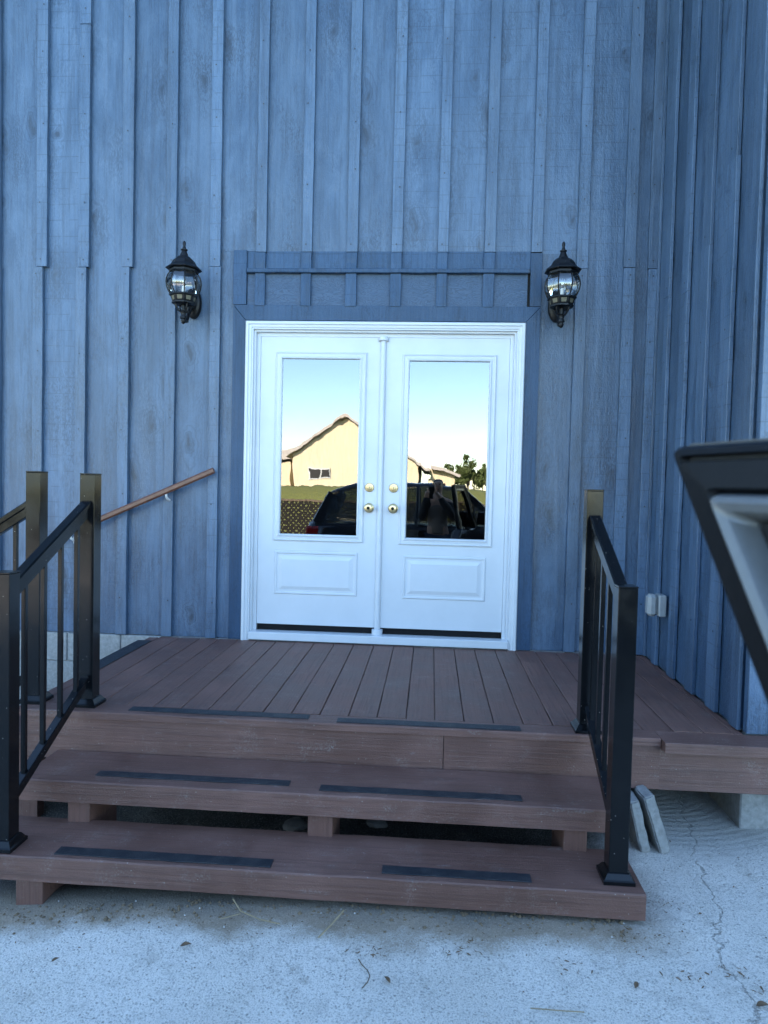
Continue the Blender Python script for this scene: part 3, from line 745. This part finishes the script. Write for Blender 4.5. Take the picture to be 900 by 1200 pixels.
slab('pale concrete slab leaning beside the right railing, half hidden behind the post', .965, -1.572, .045, .20, .240, -15, math.radians(4))

# ---------------------------------------------------------------- the parked car behind the viewer, its open door at the right edge
C_ = empty('parked_car', 'dark parked car mirrored in the door glass, its front door open', 'car')
GZ = -.53; CYL = -5.08; CW = 1.74; CYM = CYL-CW/2
def ring(x, pts, k=1.):
    """cross-section at x: pts = [(half width, z)] from sill to top centre, mirrored"""
    r = [(x, CYM+w_, GZ+z) for w_, z in pts]; return r+[(x, CYM-w_, GZ+z) for w_, z in reversed(pts)]
lower = [(-1.80, [(.60, .42), (.70, .50), (.74, .75), (.72, .98), (.60, 1.06)]), (-1.72, [(.74, .30), (.80, .40), (.84, .75), (.81, 1.00), (.66, 1.09)]), (-1.2, [(.80, .24), (.85, .35), (.87, .75), (.83, 1.02), (.70, 1.08)]),
         (-.3, [(.80, .22), (.85, .33), (.87, .75), (.83, 1.00), (.70, 1.06)]), (.64, [(.80, .22), (.85, .33), (.87, .75), (.83, .99), (.72, 1.05)]), (1.05, [(.80, .24), (.85, .35), (.87, .72), (.82, .97), (.66, 1.04)]),
         (1.7, [(.78, .26), (.83, .38), (.84, .70), (.77, .90), (.55, .97)]), (2.08, [(.72, .28), (.76, .40), (.77, .66), (.70, .82), (.45, .88)]), (2.20, [(.60, .34), (.64, .44), (.64, .62), (.58, .74), (.36, .79)])]
mb = MB().loft([ring(x, p) for x, p in lower]); mb.build('body', M['car'], C_, smooth=50, bev=.0)
gh = [(-1.70, [(.71, 1.04), (.68, 1.10)]), (-1.42, [(.72, 1.05), (.60, 1.52)]), (-1.15, [(.72, 1.05), (.585, 1.60)]), (.05, [(.73, 1.05), (.60, 1.635)]), (.50, [(.73, 1.04), (.60, 1.56)]), (1.12, [(.70, 1.02), (.66, 1.06)])]
mb = MB().loft([ring(x, p) for x, p in gh]); mb.build('windows', M['carglass'], C_, smooth=30)
rfp = [(-1.50, [(.58, 1.500), (.50, 1.530), (.2, 1.545)]), (-1.15, [(.592, 1.595), (.55, 1.640), (.2, 1.660)]), (-.5, [(.602, 1.615), (.56, 1.662), (.2, 1.685)]), (.05, [(.606, 1.625), (.565, 1.665), (.2, 1.688)]), (.48, [(.604, 1.560), (.55, 1.600), (.2, 1.620)])]
MB().loft([ring(x, p) for x, p in rfp]).build('roof', M['car'], C_, smooth=50)
for sgn in (1, -1):
    for (xa, za, wa), (xb, zb_, wb), th in (((.48, 1.58, .605), (1.13, 1.03, .705), .06), ((-.18, 1.62, .606), (-.20, 1.03, .735), .07), ((-1.45, 1.50, .60), (-1.66, 1.06, .71), .16), ((-1.0, 1.6, .60), (-1.06, 1.03, .735), .06)):
        MB().bar((xa, CYM+sgn*wa, GZ+za), (xb, CYM+sgn*wb, GZ+zb_), .05, th, .01).build('pillar', M['car'], C_)
    for xw in (-1.13, 1.40):
        wy = CYM+sgn*.80; k = 28
        rg = lambda r, yy: [(xw+r*math.cos(2*math.pi*i/k), yy, GZ+.33+r*math.sin(2*math.pi*i/k)) for i in range(k)]
        wh = MB().loft([rg(.20, wy-sgn*.10), rg(.325, wy-sgn*.10), rg(.33, wy-sgn*.08), rg(.33, wy+sgn*.075), rg(.315, wy+sgn*.09), rg(.21, wy+sgn*.085), rg(.20, wy+sgn*.06)]).build('wheel', M['tyre'], C_, smooth=40)
        rim = MB().loft([rg(.208, wy+sgn*.075), rg(.20, wy+sgn*.085), rg(.185, wy+sgn*.062), rg(.06, wy+sgn*.07), rg(.02, wy+sgn*.075)])
        for i in range(5):
            a = 2*math.pi*i/5; rim.bar((xw+.04*math.cos(a), wy+sgn*.078, GZ+.33+.04*math.sin(a)), (xw+.20*math.cos(a), wy+sgn*.083, GZ+.33+.20*math.sin(a)), .02, .035, .004)
        rim.build('rim', M['chrome'], wh, smooth=30)
    MB().box(-1.815, -1.60, CYM+sgn*.77-.06, CYM+sgn*.77+.055, GZ+.80, GZ+1.02, .03).build('taillight', M['red'], C_)
    MB().box(2.00, 2.19, CYM+sgn*.60-.13, CYM+sgn*.60+.11, GZ+.62, GZ+.76, .03).build('headlight', M['lens'], C_)
MB().box(-1.86, -1.72, CYM-.74, CYM+.74, GZ+.36, GZ+.58, .04).build('bumper', M['carplastic'], C_)
MB().box(2.12, 2.27, CYM-.66, CYM+.66, GZ+.30, GZ+.52, .04).build('bumper', M['carplastic'], C_)
MB().box(2.17, 2.225, CYM-.38, CYM+.38, GZ+.55, GZ+.72, .012).build('grille', M['carplastic'], C_)
# doorway left by the open door
MB().prism([(-.16, .34), (.62, .34), (.64, .98), (-.16, 1.0)], CYL-.02, CYL+.004, lambda u, v, t: (u, t, GZ+v)).build('doorway', M['carplastic'], C_)
# the open front door: plane through the trailing top corner A, running back to the hinge
A_ = Vector((.2385, -3.957, 1.131)); an = math.radians(70)
hd = Vector((math.cos(an), -math.sin(an), 0)); nn = Vector((-hd.y, hd.x, 0))           # nn points to the outside of the car door (+x)
def dpt(u, v, t): p = A_+hd*u+nn*t; return (p.x, p.y, 1.131+v)
slope = .135/.223                                                                        # window frame leans toward the hinge as it goes down
def fillet(poly, r, n_=5):
    out = []; P_ = [Vector(p) for p in poly]
    for i, p in enumerate(P_):
        a = (P_[i-1]-p).normalized(); b = (P_[(i+1) % len(P_)]-p).normalized(); ang = a.angle(b); d = r/math.tan(ang/2)
        s0, s1 = p+a*d, p+b*d
        for k in range(n_):
            t = k/(n_-1); q_ = (s0*(1-t)**2+p*2*t*(1-t)+s1*t*t); out.append((q_.x, q_.y))
    return out
zb2 = -.60
def shape(o):
    """outline of the window frame inset by o from its outside, corners rounded"""
    e = lambda v: -v*slope
    return fillet([(o*1.15+e(-o), -o), (e(zb2)+o*1.15, zb2), (1.10-o, zb2), (1.06-o, zb2+.06), (.50+o*.2, -o)], max(.005, .007-o*.02))
def frame_ring(prof, name, mat, par):
    mb = MB(); R_ = [[dpt(u, v, t) for u, v in shape(o)] for o, t in prof]
    mb.loft(R_+[R_[0]], cap=False); return mb.build(name, mat, par, smooth=35)
dr = frame_ring([(0, .048), (0, .012), (.004, .002), (.010, .000), (.012, .008), (.016, .008), (.018, -.010), (.042, -.014), (.046, -.008), (.047, .044)], 'door', M['carplastic'], C_); dr['label'] = 'open front door seen from inside'
frame_ring([(-.003, .050), (-.004, .030), (.006, .030), (.006, .050)], 'outer_strip', M['strip'], dr)
frame_ring([(.0475, .04), (.0475, -.012), (.050, -.022), (.055, -.026), (.062, -.022), (.070, -.004), (.071, .04)], 'inner_trim', M['cartrim'], dr)
frame_ring([(.0715, .03), (.0715, -.002), (.080, -.002), (.080, .03)], 'glass_seal', M['carplastic'], dr)
MB().prism(shape(.076), .008, .012, dpt).build('door_glass', M['carglass'], dr)
low_ = [(.31, zb2+.03), (1.10, zb2+.03), (1.15, -.80), (1.16, -1.25), (1.02, -1.36), (.18, -1.36), (.06, -1.20), (.10, -.85)]
MB().prism(low_, -.03, .075, dpt).build('door_skin', M['car'], dr, bev=.015)
MB().prism([(.34, zb2), (1.05, zb2), (1.08, -.82), (1.0, -1.22), (.24, -1.22), (.18, -.86)], -.075, -.031, dpt).build('door_card', M['cartrim'], dr, bev=.012)
MB().prism([(.36, -.86), (.86, -.83), (.86, -.89), (.36, -.92)], -.125, -.077, dpt).build('armrest', M['carplastic'], dr, bev=.012)
MB().prism([(.86, -.54), (1.02, -.52), (1.03, -.36), (.88, -.36)], .09, .24, dpt).build('mirror', M['carplastic'], dr, bev=.02)

# ---------------------------------------------------------------- the person taking the picture, seen in the glass
def skin(name, joints, bones, mat, parent=None, sub=2):
    ks = list(joints); me = bpy.data.meshes.new(name)
    me.from_pydata([joints[k][0] for k in ks], [(ks.index(a), ks.index(b)) for a, b in bones], [])
    o = bpy.data.objects.new(name, me); COL.objects.link(o)
    o.modifiers.new('skin', 'SKIN').use_smooth_shade = True
    sl = me.skin_vertices[0].data
    for i, k in enumerate(ks):
        r = joints[k][1]; sl[i].radius = r if isinstance(r, tuple) else (r, r); sl[i].use_root = (i == 0)
    ss = o.modifiers.new('subd', 'SUBSURF'); ss.levels = sub; ss.render_levels = sub
    me.materials.append(mat)
    if parent: o.parent = parent
    return o
PX, PY, G = .10, -4.985, -.52
J = {'pelvis': ((PX, PY, G+.95), (.15, .11)), 'belly': ((PX, PY, G+1.10), (.14, .10)), 'chest': ((PX, PY, G+1.30), (.155, .11)), 'upper': ((PX, PY+.005, G+1.42), (.12, .09)), 'neck': ((PX, PY+.01, G+1.50), .052),
     'jaw': ((PX, PY+.035, G+1.57), (.062, .075)), 'skull': ((PX, PY+.025, G+1.655), (.075, .092)), 'crown': ((PX, PY+.015, G+1.715), (.055, .065))}
bn = [('pelvis', 'belly'), ('belly', 'chest'), ('chest', 'upper'), ('upper', 'neck'), ('neck', 'jaw'), ('jaw', 'skull'), ('skull', 'crown')]
arm_ = {}
for s_, sg in (('L', -1), ('R', 1)):
    J['sh'+s_] = ((PX+sg*.185, PY, G+1.40), .058); J['el'+s_] = ((PX+sg*.235, PY+.09, G+1.17), .045)
    J['wr'+s_] = ((PX*.35+sg*.085, PY+.215, G+1.49), .028)
    J['pa'+s_] = ((PX*.12+sg*.070, PY+.250, G+1.555), (.034, .018))
    J['hip'+s_] = ((PX+sg*.095, PY, G+.88), .088); J['kn'+s_] = ((PX+sg*.11, PY+.015, G+.48), .058); J['an'+s_] = ((PX+sg*.12, PY-.02, G+.09), .040); J['to'+s_] = ((PX+sg*.14, PY+.14, G+.035), (.042, .03))
    bn += [('upper', 'sh'+s_), ('sh'+s_, 'el'+s_), ('el'+s_, 'wr'+s_), ('wr'+s_, 'pa'+s_), ('pelvis', 'hip'+s_), ('hip'+s_, 'kn'+s_), ('kn'+s_, 'an'+s_), ('an'+s_, 'to'+s_)]
person = skin('person', J, bn, M['skin'])
tag(person, 'person in dark jacket holding up a phone, mirrored in the right door glass', 'person')
e = lambda k, d=.012: (J[k][0], tuple(x+d for x in (J[k][1] if isinstance(J[k][1], tuple) else (J[k][1],)*2)))
skin('shirt', {k: e(k) for k in ('belly', 'pelvis', 'chest', 'upper')}, [('pelvis', 'belly'), ('belly', 'chest'), ('chest', 'upper')], M['shirt'], person)
jk = {k: e(k, .018) for k in ('upper', 'shL', 'shR', 'elL', 'elR', 'wrL', 'wrR')}; jk['chest'] = ((PX, PY-.012, G+1.33), (.165, .118))
skin('jacket', {k: jk[k] for k in ('upper', 'chest', 'shL', 'shR', 'elL', 'elR', 'wrL', 'wrR')}, [('chest', 'upper'), ('upper', 'shL'), ('upper', 'shR'), ('shL', 'elL'), ('shR', 'elR'), ('elL', 'wrL'), ('elR', 'wrR')], M['jacket'], person)
tr = {k: e(k, .014) for k in ('pelvis', 'hipL', 'hipR', 'knL', 'knR', 'anL', 'anR')}
skin('trousers', tr, [('pelvis', 'hipL'), ('pelvis', 'hipR'), ('hipL', 'knL'), ('hipR', 'knR'), ('knL', 'anL'), ('knR', 'anR')], M['denim'], person)
skin('hair', {'a': ((PX, PY-.02, G+1.57), (.072, .05)), 'b': ((PX, PY-.02, G+1.66), (.086, .085)), 'c': ((PX, PY+.005, G+1.735), (.068, .082))}, [('a', 'b'), ('b', 'c')], M['hair'], person)
for sg in (-1, 1):
    MB().lathe((PX+sg*.030, PY+.110, G+1.665), [(.001, -.010), (.008, -.006), (.011, 0), (.008, .006), (.001, .010)], 12).build('eye', M['dark'], person, smooth=60)
    skin('ear', {'a': ((PX+sg*.080, PY+.015, G+1.64), (.008, .016)), 'b': ((PX+sg*.086, PY+.012, G+1.675), (.008, .018))}, [('a', 'b')], M['skin'], person, 1)
    pw = Vector(J['pa'+('L' if sg < 0 else 'R')][0])
    for k in range(4):      # fingers reach round the back of the phone, thumb on its face
        b0 = pw+Vector((-sg*.004, .012, .028-.017*k)); b1 = b0+Vector((-sg*.020, .018, .004)); b2 = b1+Vector((-sg*.022, .004, .002)); b3 = b2+Vector((-sg*(.016-.003*abs(k-1)), -.004, 0))
        skin('finger', {'a': (b0, .0095), 'b': (b1, .0085), 'c': (b2, .0078), 'd': (b3, .0066)}, [('a', 'b'), ('b', 'c'), ('c', 'd')], M['skin'], person, 1)
    t0 = pw+Vector((-sg*.004, -.012, -.018)); skin('thumb', {'a': (t0, .011), 'b': (t0+Vector((-sg*.020, -.004, .018)), .0095), 'c': (t0+Vector((-sg*.034, .001, .036)), .0075)}, [('a', 'b'), ('b', 'c')], M['skin'], person, 1)
skin('nose', {'a': ((PX, PY+.112, G+1.665), .009), 'b': ((PX, PY+.128, G+1.632), .013)}, [('a', 'b')], M['skin'], person, 1)
MB().box(PX-.024, PX+.024, PY+.100, PY+.110, G+1.588, G+1.597, .003).build('mouth', simple('lips', (.3, .13, .11), .5), person)
ph = MB().box(-.0385, .0385, -.0125, -.0045, -.145, .018, .003).build('phone', M['carplastic']); ph.location = CAM
tag(ph, 'dark phone held up in both hands, mirrored in the right door glass', 'phone')
MB().box(-.034, .034, -.0135, -.0128, -.140, .013).build('screen', M['dark'], ph)

# ---------------------------------------------------------------- what the door glass mirrors farther off
def mat_barn():
    m = NT('sunlit_cream_barn_boards'); v = m.coord((1, 1, 1)); sp = m.n('SeparateXYZ'); m.l(v, sp.inputs[0])
    fr = m.math('FRACT', m.math('MULTIPLY', sp.outputs[0], 3.4)); ln = m.ramp(fr, .0, .08, .6, 0)
    n1 = m.noise(m.coord((6, 6, .5)), 1.5, 5); col = m.mix(m.ramp(n1, .3, .7), (.60, .50, .36), (.72, .61, .45))
    return m.fin(m.mix(ln, col, (.46, .39, .29)), .8)
M['barn'] = mat_barn()
FB = empty('far_barn', 'cream boarded barn with a low gable, mirrored in the left door glass', 'barn')
by = -45.; bx0, bx1, bxp, bz0, bze, bzp = -10.1, -.9, -6.3, .9, 3.35, 6.0
MB().prism([(bx0, bz0), (bx1, bz0), (bx1, 2.75), (bxp, bzp), (bx0, bze)], by-14, by, lambda u, v, t: (u, t, v)).build('wall', M['barn'], FB)
MB().prism([(bx0-.5, bze-.26), (bxp, bzp+.06), (bx1+.7, 2.30), (bx1+.7, 2.50), (bxp, bzp+.30), (bx0-.5, bze+.0)], by-14.3, by+.5, lambda u, v, t: (u, t, v)).build('roof', M['roof'], FB)
wn = MB().box(-8.9, -7.3, by+.002, by+.09, 1.55, 2.35).build('window', M['white'], FB)
for k in range(2): MB().box(-8.82+.78*k, -8.12+.78*k, by+.092, by+.11, 1.63, 2.27).build('pane', M['gap'], wn)
MB().box(-3.9, -2.9, by+.002, by+.07, .95, 2.6).build('door', M['weathered'], FB)
LB = empty('far_lean_to', 'long low cream shed beside the mirrored barn', 'shed')
MB().prism([(-17, .9), (-10.9, .9), (-10.9, 2.9), (-17, 2.5)], by-12, by-3, lambda u, v, t: (u, t, v)).build('wall', M['barn'], LB)
MB().prism([(-17.4, 2.35), (-10.7, 3.1), (-10.7, 3.9), (-17.4, 2.55)], by-12.3, by-2.6, lambda u, v, t: (u, t, v)).build('roof', M['roof'], LB)
SH = empty('far_shed', 'small cream shed with grey overhanging roof, mirrored in the right door glass', 'shed')
MB().prism([(-.2, .9), (1.6, .9), (1.6, 2.1), (-.2, 2.55)], by-9, by-2, lambda u, v, t: (u, t, v)).build('wall', M['barn'], SH)
MB().prism([(-.1, 2.60), (2.2, 1.95), (2.2, 2.12), (-.1, 2.85)], by-9.4, by-1.2, lambda u, v, t: (u, t, v)).build('roof', M['roof'], SH)
def tree(x, y, h, r, label, seed):
    T = empty('tree', label, 'tree', 'far trees mirrored in the right door glass'); q_ = random.Random(seed); z0 = fz(x, y)
    mb = MB(); mb.tube([(x, y, z0-.2), (x+.05*h*.3, y, z0+h*.35), (x, y, z0+h*.7)], [h*.035, h*.025, h*.008], 7)
    for k in range(5):
        a = q_.uniform(0, 6.28); mb.tube([(x, y, z0+h*(.25+.07*k)), (x+r*.6*math.cos(a), y+r*.6*math.sin(a), z0+h*(.45+.08*k))], [h*.014, h*.005], 5)
    mb.build('trunk', M['bark'], T)
    cl = [Vector((q_.gauss(0, .42)*r, q_.gauss(0, .42)*r, h*.58+q_.gauss(0, .19)*h)) for _ in range(26)]
    mb = MB()
    for c in cl:
        rr = q_.uniform(.18, .36)*r
        for _ in range(60):
            d = Vector((q_.gauss(0, 1), q_.gauss(0, 1), q_.gauss(0, .8))).normalized()*rr*q_.uniform(.5, 1.05); p = Vector((x, y, z0))+c+d
            u = Vector((q_.gauss(0, 1), q_.gauss(0, 1), q_.gauss(0, 1))).normalized(); v = u.orthogonal().normalized(); s_ = .12+.02*h
            mb.add([p-u*s_, p+v*s_*.6, p+u*s_, p-v*s_*.6], [(0, 1, 2, 3)])
    mb.build('crown', M['foliage_far'], T)
for i, (x, y, h, r, lb) in enumerate(((2.2, -66, 2.3, 1.2, 'lowest bushy tree next to the mirrored shed'), (3.9, -70, 3.0, 1.6, 'tallest rounded tree on the mirrored horizon'), (5.7, -72, 2.4, 1.3, 'second round tree on the mirrored horizon'), (7.6, -70, 2.6, 1.5, 'rightmost tree on the mirrored horizon'), (13, -75, 4, 2.4, 'wide tree far to the right of the mirrored shed'), (-22, -70, 5, 3, 'wide tree beyond the mirrored barn'))):
    tree(x, y, h, r, lb, i)
# lattice fence at the edge of the yard
F = empty('lattice_fence', 'dark diamond lattice fence at the yard edge, mirrored in the left door glass', 'fence')
fyy = -15.5; f0, f1 = -11., 9.; ft = .60; fb = -.70
k = 0; mb = MB(); st = .15
c0 = f0-(ft-fb)
while c0 < f1:
    for sgn, dy in ((1, 0), (-1, .012)):
        a, b = (c0, fb), (c0+(ft-fb), ft)
        if sgn < 0: a, b = (c0+(ft-fb), fb), (c0, ft)
        mb.bar((a[0], fyy+dy, a[1]), (b[0], fyy+dy, b[1]), .008, .068, .001)
    c0 += st
stuff(mb.build('lattice', M['fence'], F))
for xp in range(-11, 10, 2): MB().box(xp-.05, xp+.05, fyy-.05, fyy+.05, fb-.2, ft+.05, .01).build('post', M['bark'], F)
MB().box(f0-.1, f1+.1, fyy-.03, fyy+.045, ft+.0, ft+.06).build('top_rail', M['bark'], F)

# ---------------------------------------------------------------- litter on the ground
q_ = random.Random(5)
lt = MB()
def bit(x, y, s_, thin=1., z=None):
    a = q_.uniform(0, 6.28); u = Vector((math.cos(a), math.sin(a), q_.uniform(-.15, .15)))*s_; v = Vector((-math.sin(a), math.cos(a), q_.uniform(-.2, .2)))*s_*thin
    p = Vector((x, y, (gz(x, y) if z is None else z)+.008+s_*.15)); lift = Vector((0, 0, s_*.25))
    lt.add([p-u, p-u*.3+v+lift, p+u*.5+v*.7+lift, p+u, p+u*.3-v, p-u*.5-v*.8], [(0, 1, 2, 5), (2, 3, 4, 5)])
for _ in range(170):
    x, y = q_.uniform(-1.7, .9), -2.22-abs(q_.gauss(0, .08)); bit(x, y, q_.uniform(.002, .007), q_.uniform(.1, .5))
for _ in range(150): bit(q_.uniform(-2.0, 2.0), q_.uniform(-3.1, -2.2), q_.uniform(.0015, .005), q_.uniform(.2, .6))
for _ in range(60): bit(q_.uniform(.85, 1.7), q_.uniform(-2.4, -1.5), q_.uniform(.002, .008), q_.uniform(.2, .8))
for cx, cy in ((.18, -2.34), (-.17, -2.42), (.12, -2.40), (1.02, -2.42), (1.10, -2.5), (.75, -2.24), (.92, -2.05), (.50, -2.42), (.86, -2.45)):
    for _ in range(22): bit(cx+q_.gauss(0, .035), cy+q_.gauss(0, .02), q_.uniform(.003, .012), q_.uniform(.05, .25))
stuff(tag(lt.build('leaf_litter', M['dryleaf']), 'crumbs of dry leaf scattered over the concrete before the steps', 'leaf litter'))
ch = MB()
for _ in range(240):
    x, y = q_.uniform(-2, 1.9), q_.uniform(-3.1, -2.15); s_ = q_.uniform(.0015, .005)
    ch.add([(x-s_, y, gz(x, y)+.003), (x, y-s_, gz(x, y)+.003), (x+s_, y, gz(x, y)+.003), (x, y+s_, gz(x, y)+.003), (x, y, gz(x, y)+.004+s_)], [(0, 1, 4), (1, 2, 4), (2, 3, 4), (3, 0, 4)])
stuff(tag(ch.build('stone_chips', M['chip']), 'tiny pale stone chips strewn over the concrete', 'stone chips'))
def leafobj(x, y, s_, a, label):
    mb = MB(); n_ = 9; L_ = []
    for i in range(n_):
        t = i/(n_-1); w_ = math.sin(math.pi*t**.8)*.42*s_; z = .25*s_*math.sin(t*3)+.004
        L_.append([((t-.5)*2*s_, -w_, z+.18*s_*(w_/s_)), ((t-.5)*2*s_, 0, z-.02*s_), ((t-.5)*2*s_, w_, z+.35*s_*(w_/s_))])
    mb.loft(L_, close=False); o = mb.build('dry_leaf', M['dryleaf'], smooth=60); o.location = (x, y, gz(x, y)+.004); o.rotation_euler = (.1, 0, a)
    tag(o, label, 'leaf', 'dry leaves on the concrete')
E_ = [(-.80, -2.42, .020, .4, 'curled brown leaf on concrete in front of the left grip strip'), (-.10, -2.545, .018, 2.2, 'small brown leaf on concrete below the middle of the steps'), (.69, -2.50, .017, 1.1, 'brown leaf on concrete near the foot of the right railing'), (1.05, -2.56, .022, .2, 'brown leaf by the crack at the lower right'), (-1.22, -2.50, .014, .9, 'flat brown leaf on concrete at the lower left')]
for a in E_: leafobj(*a)
def twig(pts, r, label, mat):
    o = MB().tube([(x, y, gz(x, y)+.010+dz) for x, y, dz in pts], r, 5).build('twig', mat)
    tag(o, label, 'twig', 'dry twigs and straws on the concrete')
twig([(-.70, -2.20, .03), (-.66, -2.24, .01), (-.58, -2.27, 0), (-.50, -2.30, .005)], .0022, 'thin straw stalk sticking out from under the lower tread', M['straw'])
twig([(-.66, -2.24, .0), (-.72, -2.29, .01)], .0018, 'short straw stub at the foot of the lower tread', M['straw'])
twig([(-.35, -2.36, 0), (-.31, -2.29, .008), (-.28, -2.22, .012)], .003, 'crooked straw piece leaning on the dirt before the steps', M['straw'])
twig([(-.20, -2.46, 0), (-.185, -2.49, .003), (-.165, -2.515, .004), (-.155, -2.54, .003), (-.16, -2.565, .001), (-.175, -2.59, 0)], .002, 'curved dark twig on concrete below the middle of the steps', M['bark'])
twig([(.34, -2.63, 0), (.44, -2.635, .002), (.50, -2.632, 0)], .0018, 'straight pale straw lying on the concrete', M['straw'])
def rock(x, y, s_, label):
    mb = MB(); bm = bmesh.new(); bmesh.ops.create_icosphere(bm, subdivisions=2, radius=1)
    for v in bm.verts:
        k = .8+.35*mnoise.noise(v.co*1.3+Vector((x*9, y*9, 0))); v.co = Vector((v.co.x*s_*1.3*k, v.co.y*s_*k, v.co.z*s_*.7*k))
    bm.verts.index_update(); mb.add([v.co[:] for v in bm.verts], [[v.index for v in f.verts] for f in bm.faces]); bm.free()
    o = mb.build('rock', M['rock'], smooth=30); o.location = (x, y, gz(x, y)-.05+s_*.4); tag(o, label, 'rock', 'rocks in the soil under the steps')
rock(-.60, -1.50, .06, 'dull rock in the dark gap left of the middle support')
rock(-.22, -1.45, .05, 'small rock in the dark gap right of the middle support')

M['soil'] = simple('brown_soil_clods', (.16, .115, .07), .95, 0, 60, .4, .5)
cd = MB()
for _ in range(420):
    x = q_.uniform(-1.62, .78); y = -2.15-abs(q_.gauss(0, .055))-(.03 if x < -.9 else 0); r = q_.uniform(.002, .008)*(1.6 if q_.random() < .1 else 1); z = gz(x, y)+.001
    a = q_.uniform(0, 6.28); k = [q_.uniform(.6, 1.2) for _ in range(5)]
    cd.add([(x+r*k[i]*math.cos(a+i*1.2566), y+r*k[i]*math.sin(a+i*1.2566), z) for i in range(5)]+[(x+r*.2, y, z+r*q_.uniform(.6, 1.1))], [(i, (i+1) % 5, 5) for i in range(5)])
stuff(tag(cd.build('soil_clods', M['soil']), 'loose brown soil crumbs along the foot of the lowest tread', 'soil'))
